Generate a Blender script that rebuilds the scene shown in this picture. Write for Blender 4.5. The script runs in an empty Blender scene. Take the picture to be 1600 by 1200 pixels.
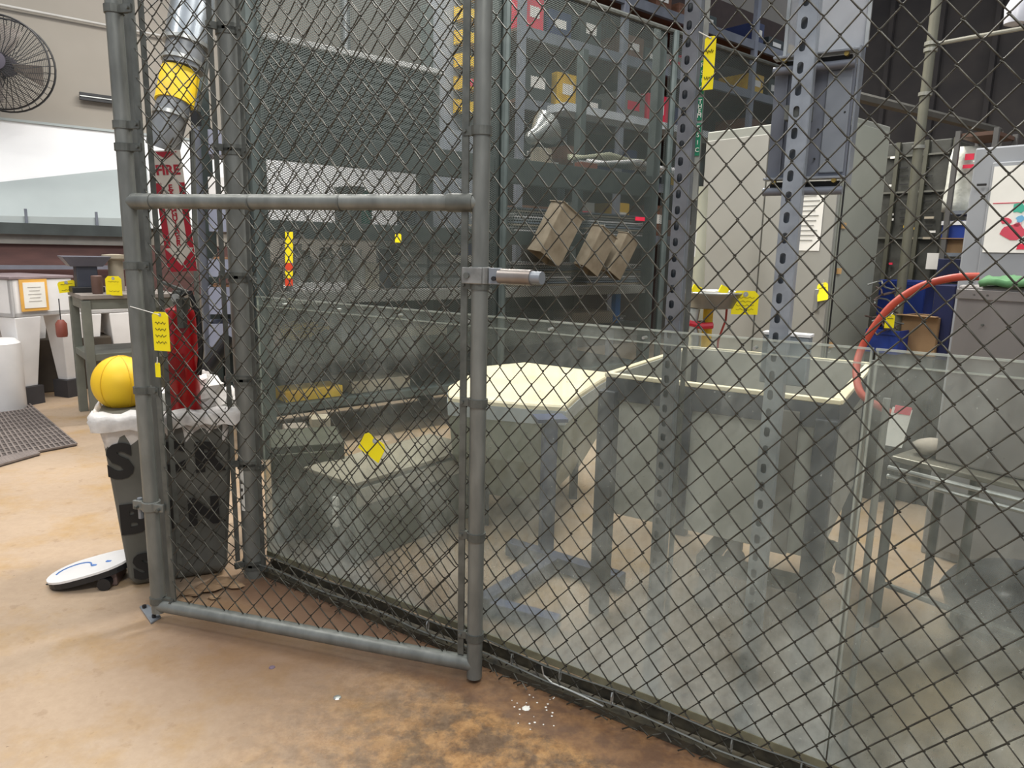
import bpy, math, random
from mathutils import Vector, Matrix
random.seed(7)
SC = bpy.context.scene
# ---------------------------------------------------------------- camera
EYE = 1.25; FPX = 1110.0
PITCH = math.atan(FPX/5861.0); ROLL = math.atan(134/5860.0)
F = Vector((0, math.cos(PITCH), -math.sin(PITCH)))
U0 = Vector((0, math.sin(PITCH), math.cos(PITCH)))
R = Vector((1, 0, 0))*math.cos(ROLL) + U0*math.sin(ROLL)
U = U0*math.cos(ROLL) - Vector((1, 0, 0))*math.sin(ROLL)
cd = bpy.data.cameras.new('camera'); cam = bpy.data.objects.new('camera', cd)
SC.collection.objects.link(cam); SC.camera = cam
cd.sensor_width = 36; cd.lens = 36*FPX/1600; cd.clip_start = .02
cam.matrix_world = Matrix(((R.x, U.x, -F.x, 0), (R.y, U.y, -F.y, 0), (R.z, U.z, -F.z, EYE), (0, 0, 0, 1)))
# ---------------------------------------------------------------- world, lamps, exposure
w = bpy.data.worlds.new('world'); SC.world = w; w.use_nodes = True
w.node_tree.nodes['Background'].inputs[0].default_value = (.80, .88, 1, 1)
w.node_tree.nodes['Background'].inputs[1].default_value = .60
SC.view_settings.view_transform = 'Standard'; SC.view_settings.look = 'None'
SC.view_settings.exposure = .12; SC.view_settings.gamma = 1; SC.view_settings.use_curve_mapping = False
def area(name, loc, sx, sy, power, rz=0, colr=(1, .97, .92)):
    l = bpy.data.lights.new(name, 'AREA'); l.shape = 'RECTANGLE'; l.size = sx; l.size_y = sy; l.energy = power; l.color = colr
    o = bpy.data.objects.new(name, l); SC.collection.objects.link(o); o.location = loc; o.rotation_euler = (0, 0, rz); return o
A40 = math.radians(40)
area('ceiling_and_fill_lamp', (-2.4, 2.4, 4.6), 2.6, .5, 108, A40)
area('ceiling_and_fill_lamp', (-3.4, 4.6, 4.6), 2.6, .5, 75, A40)
area('ceiling_and_fill_lamp', (1.0, 4.0, 4.6), 2.6, .5, 235, A40)  # added fill to brighten the crib, no fixture seen there
area('ceiling_and_fill_lamp', (3.0, 2.4, 4.6), 2.6, .5, 35, A40)
area('ceiling_and_fill_lamp', (-1.0, 6.0, 4.6), 2.6, .5, 130, A40)
area('ceiling_and_fill_lamp', (.3, -1.3, 4.6), 2.6, .5, 165, A40)
# ---------------------------------------------------------------- picture measurements to places in the room
def ray(px, py): return F + R*((px-800)/FPX) - U*((py-600)/FPX)
def on(px, py, z=0.0):
    d = ray(px, py); t = (z-EYE)/d.z; return Vector((0, 0, EYE)) + d*t
def at(px, py, Y):
    d = ray(px, py); return Vector((0, 0, EYE)) + d*(Y/d.y)
def vpl(px, py, a, b):
    n = Vector((-(b[1]-a[1]), b[0]-a[0], 0)); d = ray(px, py); c = Vector((0, 0, EYE))
    return c + d*(n.dot(Vector((a[0], a[1], 0))-c)/n.dot(d))
def V(*a): return Vector(a)
def XY(p, z): return Vector((p[0], p[1], z))
# ---------------------------------------------------------------- materials
def srgb(h):
    h = h.lstrip('#'); c = [int(h[i:i+2], 16)/255 for i in (0, 2, 4)]
    return tuple([(x/12.92 if x <= .04045 else ((x+.055)/1.055)**2.4) for x in c])+(1,)
MATS = {}
def mat(name, c, rough=.5, metal=0, c2=None, scale=8, bump=0, amount=.5, detail=4, stretch=None, spec=.5, trans=0):
    if name in MATS: return MATS[name]
    m = bpy.data.materials.new(name); m.use_nodes = True; nt = m.node_tree; b = nt.nodes['Principled BSDF']
    b.inputs['Roughness'].default_value = rough; b.inputs['Metallic'].default_value = metal
    b.inputs['Specular IOR Level'].default_value = spec
    A = srgb(c); B = srgb(c2) if c2 else tuple(x*.78 for x in A[:3])+(1,)
    tc = nt.nodes.new('ShaderNodeTexCoord'); mp = nt.nodes.new('ShaderNodeMapping')
    nt.links.new(tc.outputs['Object'], mp.inputs[0])
    if stretch: mp.inputs['Scale'].default_value = stretch
    n = nt.nodes.new('ShaderNodeTexNoise'); n.inputs['Scale'].default_value = scale; n.inputs['Detail'].default_value = detail
    nt.links.new(mp.outputs[0], n.inputs['Vector'])
    r = nt.nodes.new('ShaderNodeValToRGB'); r.color_ramp.elements[0].position = .5-amount*.4; r.color_ramp.elements[1].position = .5+amount*.4
    r.color_ramp.elements[0].color = B; r.color_ramp.elements[1].color = A
    nt.links.new(n.outputs['Fac'], r.inputs[0]); nt.links.new(r.outputs[0], b.inputs['Base Color'])
    if bump:
        bp = nt.nodes.new('ShaderNodeBump'); bp.inputs['Strength'].default_value = bump; bp.inputs['Distance'].default_value = .01
        nt.links.new(n.outputs['Fac'], bp.inputs['Height']); nt.links.new(bp.outputs[0], b.inputs['Normal'])
    MATS[name] = m; return m
galv = mat('galvanized_pipe', '#858782', .42, .35, '#5d5f5b', 22, .15, .8, stretch=(1, 1, .35))
galvd = mat('dull_galvanized', '#6f716c', .5, .45, '#494b47', 25, .1, .8)
wire = mat('wire_steel', '#55534b', .45, .6, '#3a3833', 40)
strutm = mat('strut_zinc', '#a0a6ad', .4, .4, '#80858c', 16, .05)
strutd = mat('strut_dark_zinc', '#7d7f83', .45, .4, '#626367', 16, .05)
greyplate = mat('blue_grey_paint', '#6f737c', .45, .2, '#5f636c', 5)
lipm = mat('plate_lip', '#8a8f95', .4, .3, '#767a80', 6)
racks = mat('rack_green_grey', '#505957', .55, .2, '#3d4645', 7, .05)
rackd = mat('rack_dark', '#3c4241', .6, .2, '#2e3332', 7)
boxg = mat('green_grey_board', '#646b69', .7, 0, '#515957', 9, .1)
alum = mat('bright_aluminium', '#c9cac6', .3, .7, '#a3a5a2', 12)
cream = mat('cream_plastic', '#ece0c4', .5, 0, '#dccda8', 3)
tubin = mat('tub_inside', '#a9a698', .55, 0, '#908d80', 5)
tubout = mat('tub_steel', '#aeaca4', .5, .1, '#98968e', 6)
tubleg = mat('tub_leg_paint', '#3c3e47', .5, .2, '#303239', 8)
bluepost = mat('blue_grey_stand', '#434a66', .5, .2, '#343a50', 8)
hopper = mat('hopper_grey_green', '#8f9384', .6, 0, '#747868', 4)
cabm = mat('cabinet_grey', '#9b9c93', .45, .1, '#8d8e85', 3)
cabm2 = mat('cabinet_light_grey', '#9fa1a4', .45, .1, '#8b8d90', 3)
stainless = mat('stainless_sheet', '#a09b98', .38, .5, '#87827f', 5, stretch=(1, 1, .3))
yellow = mat('yellow_card', '#f2e000', .6, 0, '#ead500', 6)
yellowd = mat('yellow_paint', '#e2ba20', .5, 0, '#c69a1a', 10)
ink = mat('black_ink', '#1c1b1a', .7)
black = mat('black_plastic', '#1d1d1f', .45, 0, '#121213', 8)
redp = mat('red_enamel', '#b00d14', .3, 0, '#8c0a10', 4)
reds = mat('red_print', '#a5142a', .5)
white = mat('white_enamel', '#eceae8', .4, 0, '#dcdad8', 4)
paper = mat('white_paper', '#efece4', .7, 0, '#e2dfd6', 6)
orange = mat('orange_print', '#e9b154', .7)
binm = mat('bin_grey_plastic', '#64645e', .55, 0, '#4c4c46', 6)
liner = mat('white_bin_liner', '#dcd8d3', .35, 0, '#bcb7b2', 20, .6)
ballm = mat('yellow_rubber', '#ecc422', .55, 0, '#dfb018', 6)
wallm = mat('beige_wall', '#968f85', .8, 0, '#8a847a', 1.2, .05)
whitew = mat('white_wall_panel', '#f4f4f4', .6, 0, '#ebebec', 1)
hoodm = mat('pale_grey_hood', '#9ea5a4', .5, 0, '#929998', 1.5)
darkw = mat('dark_curtain', '#3d3937', .85, 0, '#2c2a2b', 3, .1)
brown = mat('red_brown_board', '#5b3d38', .7, 0, '#4a312e', 4, stretch=(1, 1, 5))
wood = mat('shelf_board', '#7c5744', .7, 0, '#63422f', 5, stretch=(1, 5, 5))
cardb = mat('cardboard', '#a3845f', .8, 0, '#8e7050', 5)
bluep = mat('blue_bin_plastic', '#1b3c93', .5, 0, '#142c70', 6)
pinkm = mat('pink_red_label', '#e2304c', .6, 0, '#c82440', 8)
greenc = mat('green_cloth', '#5f8a5f', .9, 0, '#3f6b44', 12, .5)
greenp = mat('green_print', '#127a58', .6)
hosem = mat('red_rubber_hose', '#b5452f', .45, 0, '#963624', 10)
darkmesh = mat('dark_mesh_panel', '#4a4a44', .7, .1, '#35352f', 14, .3)
matm = mat('rubber_mat', '#867b75', .85, 0, '#6f6661', 10, .1)
trayb = mat('blue_grey_tray', '#8b8fa0', .5, 0, '#7a7e8e', 6)
bottle = mat('clear_jar', '#ecece6', .25, 0, '#a8a89c', 9)
duct = mat('bright_duct', '#c2c8cc', .25, .75, '#9ba1a5', 4)
ductd = mat('dull_duct', '#8b8e90', .4, .5, '#77797b', 6)
tan = mat('tan_plastic', '#b5aa96', .6, 0, '#9c917d', 6)
rustm = mat('worn_chute_steel', '#8a8170', .5, .3, '#6e6454', 9, .1)

def acrylic():
    m = bpy.data.materials.new('scratched_clear_sheet'); m.use_nodes = True; nt = m.node_tree; N = nt.nodes; L = nt.links
    for n in list(N): N.remove(n)
    out = N.new('ShaderNodeOutputMaterial'); mix = N.new('ShaderNodeMixShader'); tr = N.new('ShaderNodeBsdfTransparent')
    tr.inputs[0].default_value = (.95, .97, .95, 1)
    pb = N.new('ShaderNodeBsdfPrincipled'); pb.inputs['Base Color'].default_value = srgb('#cbccc3'); pb.inputs['Roughness'].default_value = .35
    tc = N.new('ShaderNodeTexCoord')
    nh = N.new('ShaderNodeTexNoise'); nh.inputs['Scale'].default_value = 3.1; nh.inputs['Detail'].default_value = 8; nh.inputs['Roughness'].default_value = .65; L.new(tc.outputs['Object'], nh.inputs['Vector'])
    rh = N.new('ShaderNodeValToRGB'); rh.color_ramp.elements[0].position = .38; rh.color_ramp.elements[1].position = .58; rh.color_ramp.elements[0].color = srgb('#8b9089'); rh.color_ramp.elements[1].color = srgb('#cdd2cb')
    L.new(nh.outputs[0], rh.inputs[0]); L.new(rh.outputs[0], pb.inputs['Base Color'])
    n1 = N.new('ShaderNodeTexNoise'); n1.inputs['Scale'].default_value = 1.7; n1.inputs['Detail'].default_value = 7; L.new(tc.outputs['Object'], n1.inputs['Vector'])
    mp = N.new('ShaderNodeMapping'); mp.inputs['Scale'].default_value = (1, 1, .12); L.new(tc.outputs['Object'], mp.inputs[0])
    n2 = N.new('ShaderNodeTexNoise'); n2.inputs['Scale'].default_value = 38; n2.inputs['Detail'].default_value = 5; L.new(mp.outputs[0], n2.inputs['Vector'])
    n3 = N.new('ShaderNodeTexNoise'); n3.inputs['Scale'].default_value = 120; L.new(tc.outputs['Object'], n3.inputs['Vector'])
    r3 = N.new('ShaderNodeMapRange'); r3.inputs[1].default_value = .70; r3.inputs[2].default_value = .76; L.new(n3.outputs[0], r3.inputs[0])
    sp = N.new('ShaderNodeSeparateXYZ'); L.new(tc.outputs['Object'], sp.inputs[0])
    dz = N.new('ShaderNodeMapRange'); dz.inputs[1].default_value = 0; dz.inputs[2].default_value = .62; dz.inputs[3].default_value = .60; dz.inputs[4].default_value = .16
    L.new(sp.outputs['Z'], dz.inputs[0])
    def ma(op, a, b):
        k = N.new('ShaderNodeMath'); k.operation = op
        for i, x in enumerate((a, b)):
            if isinstance(x, (int, float)): k.inputs[i].default_value = x
            else: L.new(x, k.inputs[i])
        return k.outputs[0]
    v = ma('ADD', ma('MULTIPLY', ma('SUBTRACT', n1.outputs[0], .5), .75), dz.outputs[0])
    v = ma('ADD', v, ma('MULTIPLY', ma('SUBTRACT', n2.outputs[0], .45), .28))
    v = ma('ADD', v, ma('MULTIPLY', r3.outputs[0], .3))
    v = ma('MINIMUM', ma('MAXIMUM', v, .12), .86)
    L.new(v, mix.inputs[0]); L.new(tr.outputs[0], mix.inputs[1]); L.new(pb.outputs[0], mix.inputs[2]); L.new(mix.outputs[0], out.inputs[0])
    return m
acr = acrylic()
def clearm(name, fac, c='#c8ccd2'):
    m = bpy.data.materials.new(name); m.use_nodes = True; nt = m.node_tree; b = nt.nodes['Principled BSDF']
    b.inputs['Base Color'].default_value = srgb(c); b.inputs['Alpha'].default_value = fac; b.inputs['Roughness'].default_value = .12
    return m
edgem = clearm('clear_sheet_edge', .42, '#c2c7bd')
platec = clearm('cloudy_clear_plate', .42)

def floor_mat():
    m = bpy.data.materials.new('sealed_concrete'); m.use_nodes = True; nt = m.node_tree; N = nt.nodes; L = nt.links; b = N['Principled BSDF']
    tc = N.new('ShaderNodeTexCoord')
    def noise(s, d, r=.5, sc=(1, 1, 1)):
        mp = N.new('ShaderNodeMapping'); mp.inputs['Scale'].default_value = sc; L.new(tc.outputs['Object'], mp.inputs[0])
        n = N.new('ShaderNodeTexNoise'); n.inputs['Scale'].default_value = s; n.inputs['Detail'].default_value = d; n.inputs['Roughness'].default_value = r
        L.new(mp.outputs[0], n.inputs['Vector']); return n.outputs[0]
    def ramp(src, p0, c0, p1, c1):
        r = N.new('ShaderNodeValToRGB'); r.color_ramp.elements[0].position = p0; r.color_ramp.elements[1].position = p1
        r.color_ramp.elements[0].color = c0; r.color_ramp.elements[1].color = c1; L.new(src, r.inputs[0]); return r.outputs[0]
    def mix(fac, a, bb, mode='MIX'):
        x = N.new('ShaderNodeMix'); x.data_type = 'RGBA'; x.blend_type = mode
        if isinstance(fac, float): x.inputs[0].default_value = fac
        else: L.new(fac, x.inputs[0])
        for i, q in ((6, a), (7, bb)):
            if isinstance(q, tuple): x.inputs[i].default_value = q
            else: L.new(q, x.inputs[i])
        return x.outputs[2]
    K = (0, 0, 0, 1); W = (1, 1, 1, 1)
    base = ramp(noise(1.3, 3), .35, srgb('#ae977f'), .65, srgb('#b8a28a'))
    och = ramp(noise(3.2, 8, .65), .48, K, .66, W)
    base = mix(och, base, srgb('#ae9068'))
    # brown worn zone in front of the gate (old stain): distance from the fence foot
    sp = N.new('ShaderNodeVectorMath'); sp.operation = 'DISTANCE'; L.new(tc.outputs['Object'], sp.inputs[0]); sp.inputs[1].default_value = (.2, 1.45, 0)
    zone = ramp(sp.outputs['Value'], .35, W, 1.25, K)
    zz = N.new('ShaderNodeMath'); zz.operation = 'MULTIPLY'; zz.inputs[1].default_value = .85; L.new(zone, zz.inputs[0])
    brownn = ramp(noise(12, 10, .72), .43, srgb('#5e4630'), .58, srgb('#ab7f4a'))
    base = mix(zz.outputs[0], base, brownn)
    sp2 = N.new('ShaderNodeVectorMath'); sp2.operation = 'DISTANCE'; L.new(tc.outputs['Object'], sp2.inputs[0]); sp2.inputs[1].default_value = (-.7, 2.25, 0)
    z2 = ramp(sp2.outputs['Value'], .3, W, .75, K); z3 = N.new('ShaderNodeMath'); z3.operation = 'MULTIPLY'; z3.inputs[1].default_value = .75; L.new(z2, z3.inputs[0])
    base = mix(z3.outputs[0], base, srgb('#6b4f3c'))
    fine = ramp(noise(28, 9, .75), .40, srgb('#8f7350'), .60, srgb('#ffffff'))
    fz = N.new('ShaderNodeMath'); fz.operation = 'MULTIPLY_ADD'; fz.inputs[1].default_value = .45; fz.inputs[2].default_value = .12; L.new(zone, fz.inputs[0])
    base = mix(fz.outputs[0], base, fine, 'MULTIPLY')
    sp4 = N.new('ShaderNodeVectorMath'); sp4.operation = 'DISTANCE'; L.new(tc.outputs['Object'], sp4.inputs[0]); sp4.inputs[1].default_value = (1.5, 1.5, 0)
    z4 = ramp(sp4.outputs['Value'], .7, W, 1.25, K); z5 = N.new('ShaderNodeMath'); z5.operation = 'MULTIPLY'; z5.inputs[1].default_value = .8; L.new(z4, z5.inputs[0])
    base = mix(z5.outputs[0], base, ramp(noise(5, 6, .6), .4, srgb('#5f5748'), .62, srgb('#85785f')))  # grey-brown crib concrete, with missing shade also darkened into the colour
    blot = ramp(noise(14, 6, .6), .60, K, .66, W)
    bl = N.new('ShaderNodeMath'); bl.operation = 'MULTIPLY'; bl.inputs[1].default_value = .35; L.new(blot, bl.inputs[0])
    base = mix(bl.outputs[0], base, srgb('#7e6246'))
    spk = ramp(noise(60, 4, .6), .70, K, .74, W)
    base = mix(spk, base, srgb('#5f4936'))
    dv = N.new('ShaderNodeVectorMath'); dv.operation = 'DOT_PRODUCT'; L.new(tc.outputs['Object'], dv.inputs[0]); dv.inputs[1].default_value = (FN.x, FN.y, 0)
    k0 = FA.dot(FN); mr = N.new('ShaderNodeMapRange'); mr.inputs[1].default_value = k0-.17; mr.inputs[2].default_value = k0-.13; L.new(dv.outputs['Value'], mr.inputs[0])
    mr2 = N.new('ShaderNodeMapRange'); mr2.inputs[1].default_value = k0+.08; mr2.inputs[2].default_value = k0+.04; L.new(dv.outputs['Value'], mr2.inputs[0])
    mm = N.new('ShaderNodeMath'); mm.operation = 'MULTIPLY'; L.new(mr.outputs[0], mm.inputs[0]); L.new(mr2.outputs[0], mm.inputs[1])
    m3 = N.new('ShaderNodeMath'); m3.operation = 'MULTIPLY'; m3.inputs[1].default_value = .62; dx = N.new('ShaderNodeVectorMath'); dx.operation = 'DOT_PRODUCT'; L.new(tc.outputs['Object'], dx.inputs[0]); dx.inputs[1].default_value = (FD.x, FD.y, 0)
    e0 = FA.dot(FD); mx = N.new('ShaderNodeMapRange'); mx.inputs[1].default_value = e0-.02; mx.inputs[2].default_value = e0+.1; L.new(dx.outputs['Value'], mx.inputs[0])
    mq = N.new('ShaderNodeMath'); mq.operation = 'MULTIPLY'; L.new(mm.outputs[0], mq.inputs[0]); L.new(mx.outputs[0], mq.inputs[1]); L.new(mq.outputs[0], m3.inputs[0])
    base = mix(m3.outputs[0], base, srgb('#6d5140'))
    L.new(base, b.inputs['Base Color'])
    b.inputs['Roughness'].default_value = .42; b.inputs['Specular IOR Level'].default_value = .4
    bp = N.new('ShaderNodeBump'); bp.inputs['Strength'].default_value = .08; bp.inputs['Distance'].default_value = .01
    L.new(noise(30, 5), bp.inputs['Height']); L.new(bp.outputs[0], b.inputs['Normal'])
    return m
# ---------------------------------------------------------------- mesh helpers
COL = SC.collection
class MB:
    def __init__(s): s.v = []; s.f = []
    def add(s, vs, fs):
        o = len(s.v); s.v += [Vector(p) for p in vs]; s.f += [tuple(i+o for i in f) for f in fs]; return s
    def box(s, c, sz, rz=0, rot=None):
        M = rot if rot is not None else Matrix.Rotation(rz, 3, 'Z')
        x, y, z = [k/2 for k in sz]; c = Vector(c)
        vs = [c + M @ Vector((a*x, b*y, d*z)) for d in (-1, 1) for b in (-1, 1) for a in (-1, 1)]
        return s.add(vs, [(0, 2, 3, 1), (4, 5, 7, 6), (0, 1, 5, 4), (2, 6, 7, 3), (0, 4, 6, 2), (1, 3, 7, 5)])
    def prism(s, poly, z0, z1):           # poly of (x, y) counter-clockwise
        n = len(poly); vs = [(p[0], p[1], z0) for p in poly]+[(p[0], p[1], z1) for p in poly]
        return s.add(vs, [tuple(range(n-1, -1, -1)), tuple(range(n, 2*n))]+[(i, (i+1) % n, (i+1) % n+n, i+n) for i in range(n)])
    def loft(s, rings, cap=True):
        n = len(rings[0]); vs = [p for r in rings for p in r]; fs = []
        for k in range(len(rings)-1):
            for i in range(n):
                j = (i+1) % n; fs.append((k*n+i, k*n+j, (k+1)*n+j, (k+1)*n+i))
        if cap: fs += [tuple(range(n-1, -1, -1)), tuple(range((len(rings)-1)*n, len(rings)*n))]
        return s.add(vs, fs)
    def tube(s, pts, r, n=12, cap=True, radii=None):
        pts = [Vector(p) for p in pts]; rings = []; pu = None
        for i, p in enumerate(pts):
            t = (pts[min(i+1, len(pts)-1)]-pts[max(i-1, 0)]).normalized()
            if pu is None: pu = t.orthogonal().normalized()
            u = (pu - t*pu.dot(t))
            u = u.normalized() if u.length > 1e-6 else t.orthogonal().normalized()
            pu = u; v = t.cross(u); rr = radii[i] if radii else r
            rings.append([p+(u*math.cos(2*math.pi*k/n)+v*math.sin(2*math.pi*k/n))*rr for k in range(n)])
        return s.loft(rings, cap)
    def lathe(s, base, prof, n=24, axis='Z', rot=None):
        base = Vector(base); rings = []
        for r, h in prof:
            rg = [Vector((r*math.cos(2*math.pi*k/n), r*math.sin(2*math.pi*k/n), h)) for k in range(n)]
            if rot is not None: rg = [rot @ p for p in rg]
            rings.append([base+p for p in rg])
        return s.loft(rings)
    def quad(s, a, b, c, d, th=.002):     # thin slab over four corners
        a, b, c, d = map(Vector, (a, b, c, d)); n = (b-a).cross(d-a).normalized()*th
        return s.add([a, b, c, d, a+n, b+n, c+n, d+n], [(3, 2, 1, 0), (4, 5, 6, 7), (0, 1, 5, 4), (1, 2, 6, 5), (2, 3, 7, 6), (3, 0, 4, 7)])
    def build(s, name, m, parent=None, bevel=0, smooth=False, seg=2):
        org = parent.location if parent is not None else Vector((0, 0, 0))
        root = parent
        while root is not None and root.parent is not None:
            root = root.parent; org = org+root.location
        me = bpy.data.meshes.new(name); me.from_pydata([p-org for p in s.v], [], s.f); me.validate(); me.update()
        me.materials.append(m)
        if smooth:
            for p in me.polygons: p.use_smooth = True
        o = bpy.data.objects.new(name, me); COL.objects.link(o)
        if parent is not None: o.parent = parent
        if bevel:
            k = o.modifiers.new('bevel', 'BEVEL'); k.width = bevel; k.segments = seg; k.limit_method = 'ANGLE'
        return o
def thing(name, label, cat, loc, group=None):
    o = bpy.data.objects.new(name, None); COL.objects.link(o); o.location = loc; o.empty_display_size = .05
    o['label'] = label; o['category'] = cat
    if group: o['group'] = group
    return o
def tagp(o, label, cat, group=None):
    o['label'] = label; o['category'] = cat
    if group: o['group'] = group
    return o
def struct(o): o['kind'] = 'structure'; return o
def smooth_by_angle(o):
    for p in o.data.polygons: p.use_smooth = True
    try: o.data.set_sharp_from_angle(angle=math.radians(40))
    except Exception: pass
    return o
def tubeobj(name, pts, r, m, parent, n=14, radii=None):
    o = MB().tube(pts, r, n, radii=radii).build(name, m, parent); return smooth_by_angle(o)
def text(name, body, size, loc, rot, m, parent, ext=.001, align='CENTER', font_shear=0, bold=0):
    c = bpy.data.curves.new(name, 'FONT'); c.body = body; c.size = size; c.extrude = ext; c.align_x = align; c.align_y = 'CENTER'; c.offset = bold; c.resolution_u = 3
    t = bpy.data.objects.new(name, c); COL.objects.link(t)
    dg = bpy.context.evaluated_depsgraph_get(); me = bpy.data.meshes.new_from_object(t.evaluated_get(dg)); bpy.data.objects.remove(t)
    me.materials.clear(); me.materials.append(m)
    o = bpy.data.objects.new(name, me); COL.objects.link(o)
    org = Vector((0, 0, 0)); q = parent
    while q is not None: org += q.location; q = q.parent
    o.parent = parent; o.matrix_local = Matrix.Translation(Vector(loc)-org) @ rot.to_4x4(); return o
def facing(xdir, up=Vector((0, 0, 1))):   # text basis: x along xdir, y up, z out
    x = Vector(xdir).normalized(); y = Vector(up); y = (y-x*y.dot(x)).normalized(); z = x.cross(y)
    return Matrix(((x.x, y.x, z.x), (x.y, y.y, z.y), (x.z, y.z, z.z)))
# directions in the room
uu = Vector((math.cos(A40), math.sin(A40), 0)); nn = Vector((-math.sin(A40), math.cos(A40), 0))
FA = Vector((-1.0, 2.56, 0)); FD = Vector((.838, -.546, 0)).normalized(); FN = Vector((.546, .838, 0)).normalized()  # fence line, along, away from camera
def fpt(px, py=1000): return vpl(px, py, FA, FA+FD)
def fs(px, py=600): return (fpt(px, py)-FA).dot(FD)       # distance along the fence
# ================================================================ SETTING
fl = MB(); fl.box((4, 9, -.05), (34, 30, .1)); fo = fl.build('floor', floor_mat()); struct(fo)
W0 = Vector((-1.43, 4.0, 0))+nn*4.0
def wallbox(name, a, b, z0, z1, th, m, side=1):
    a = Vector(a); b = Vector(b); d = (b-a).normalized(); n = Vector((-d.y, d.x, 0))*side
    mb = MB(); c = (a+b)/2+n*th/2; mb.box((c.x, c.y, (z0+z1)/2), ((b-a).length, th, z1-z0), math.atan2(d.y, d.x)); return mb.build(name, m)
wb = struct(wallbox('wall_back', W0-uu*9, W0+uu*22, 0, 12, .2, wallm))
CR = Vector((at(1318, 400, 9.2).x, 9.2, 0))
wr = struct(wallbox('wall_right', CR-nn*0, CR-nn*8, 0, 9, .2, darkw))
# ribs of the dark curtain wall on the right
for k in range(12):
    p = CR-nn*(.3+k*.55); MB().box((p.x-.05*uu.x, p.y-.05*uu.y, 4.5), (.05, .05, 9), A40).build('wall_rib', darkw, wr)
# white lining and pale sloped hood along the back wall, left
def wp(px, py, off=.0):                  # point on the plane parallel to the back wall
    a = W0-nn*off; return vpl(px, py, a, a+uu)
def wz(px, py, off=0): return wp(px, py, off).z
def wallslab(name, x0, x1, ytop, ybot, off, th, m, parent):
    a = wp(x0, ytop, off); b = wp(x1, ytop, off); z1 = wp(-120, ytop, off).z; z0 = wp(-120, ybot, off).z; a.z = b.z = z1
    mb = MB(); c = (a+b)/2+nn*th/2; mb.box((c.x, c.y, (z0+z1)/2), ((b-a).length, th, z1-z0), A40); return mb.build(name, m, parent)
t = thing('white_wall_lining', 'large white smooth panel across the lower back wall, under the round fan', 'wall panel', wp(60, 400, .3)*1)
t.location.z = 0
wallslab('panel', -420, 700, 172, 345, .06, .05, whitew, t)
tr_ = wallslab('edge_strip', -420, 700, 170, 174, .08, .02, hoodm, t)
h = thing('sloped_hood', 'pale grey faceted sloping hood above the dark ledge on the left wall', 'hood', XY(wp(60, 340, .5), 0))
a0 = wp(-420, 342, .55); b0 = wp(235, 342, .55); zb = wp(-160, 342, .55).z
tp = wp(235, 268, .07); k0 = wp(-420, 342, .07); k1 = wp(235, 342, .07)
MB().add([XY(k0, zb), XY(a0, zb), XY(b0, zb), XY(k1, zb), XY(k0, zb+.02), XY(k1, tp.z+.05), XY(a0, zb+.02), XY(b0, zb+.08)],
         [(0, 3, 2, 1), (4, 6, 7, 5), (1, 2, 7, 6), (0, 1, 6, 4), (0, 4, 5, 3), (3, 5, 7, 2)]).build('hood_shell', hoodm, h)
for q in (40, 150):
    p = wp(q, 330, .56); MB().box((p.x, p.y, zb+.06), (.02, .02, .12), A40).build('seam', greyplate, h)
l = thing('dark_ledge', 'long dark steel ledge under the pale sloping hood', 'ledge', XY(wp(60, 350, .5), 0))
wallslab('top_beam', -420, 235, 343, 362, .60, .5, rackd, l)
wallslab('lower_beam', -420, 235, 362, 378, .54, .4, mat('grey_strip', '#85827c', .6), l)
wallslab('back_board', -420, 420, 376, 470, .50, .04, brown, l)
wallslab('front_rail', -420, 235, 414, 421, .60, .04, mat('rail_grey', '#7d7d86', .4, .3), l)
# conduit running across the back wall
a = wp(-260, -40, .05); b = wp(268, 57, .05); b.z = a.z = wp(-60, -4, .05).z
cnd = tubeobj('conduit', [a, b], .012, mat('conduit_pale', '#b9b6b0', .5), None); tagp(cnd, 'thin pale conduit running level across the beige wall above the fan', 'conduit')
vc = wp(540, 40, .06); cv = tubeobj('conduit', [XY(vc, 2.2), XY(vc, 5)], .05, ductd, None); tagp(cv, 'upright grey conduit on the back wall above the big box', 'conduit')
# black double bracket on the wall
t = thing('wall_bracket', 'short black and silver slotted bracket on the beige wall beside the fan', 'bracket', wp(150, 150, .05))
for y, mm in ((145.5, black), (149.5, black), (153.5, black)):
    a = wp(124, y, .06); b = wp(185, y, .06); b.z = a.z; c = (a+b)/2
    MB().box(c, ((b-a).length, .03, .021), A40).build('rail', mm, t)
    if y == 149.5: MB().box(c-nn*.018, ((b-a).length, .006, .009), A40).build('bright_strip', alum, t)
# wall fan
fc = at(4, 100, 6.2); t = thing('wall_fan', 'round black wire-guarded wall fan cut by the left edge of the frame', 'fan', fc)
ax = Vector((.25, -1, .0)).normalized(); fx = ax.orthogonal().normalized(); fy = ax.cross(fx)
def circ(c, r, n=40): return [c+(fx*math.cos(2*math.pi*k/n)+fy*math.sin(2*math.pi*k/n))*r for k in range(n+1)]
RF = .365
mb = MB()
for off in (.07, -.07): mb.tube(circ(fc+ax*off*.9, RF), .008, 6)
mb.build('guard_rim', black, t)
mb = MB()
for k in range(3, 30):
    r = RF*k/30; mb.tube(circ(fc+ax*(.075+.05*(1-(r/RF)**2)), r, 30), .0022, 4)
for k in range(36):
    a = 2*math.pi*k/36; d = fx*math.cos(a)+fy*math.sin(a); d2 = fx*math.cos(a+.45)+fy*math.sin(a+.45)
    mb.tube([fc+d*.07+ax*.125, fc+(d*.5+d2*.5).normalized()*RF*.55+ax*.11, fc+d2*RF+ax*.065], .003, 4)
    mb.tube([fc+d*.07-ax*.1, fc+d*RF-ax*.065], .003, 4)
g = mb.build('guard_wires', black, t); g['kind'] = 'stuff'
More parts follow.
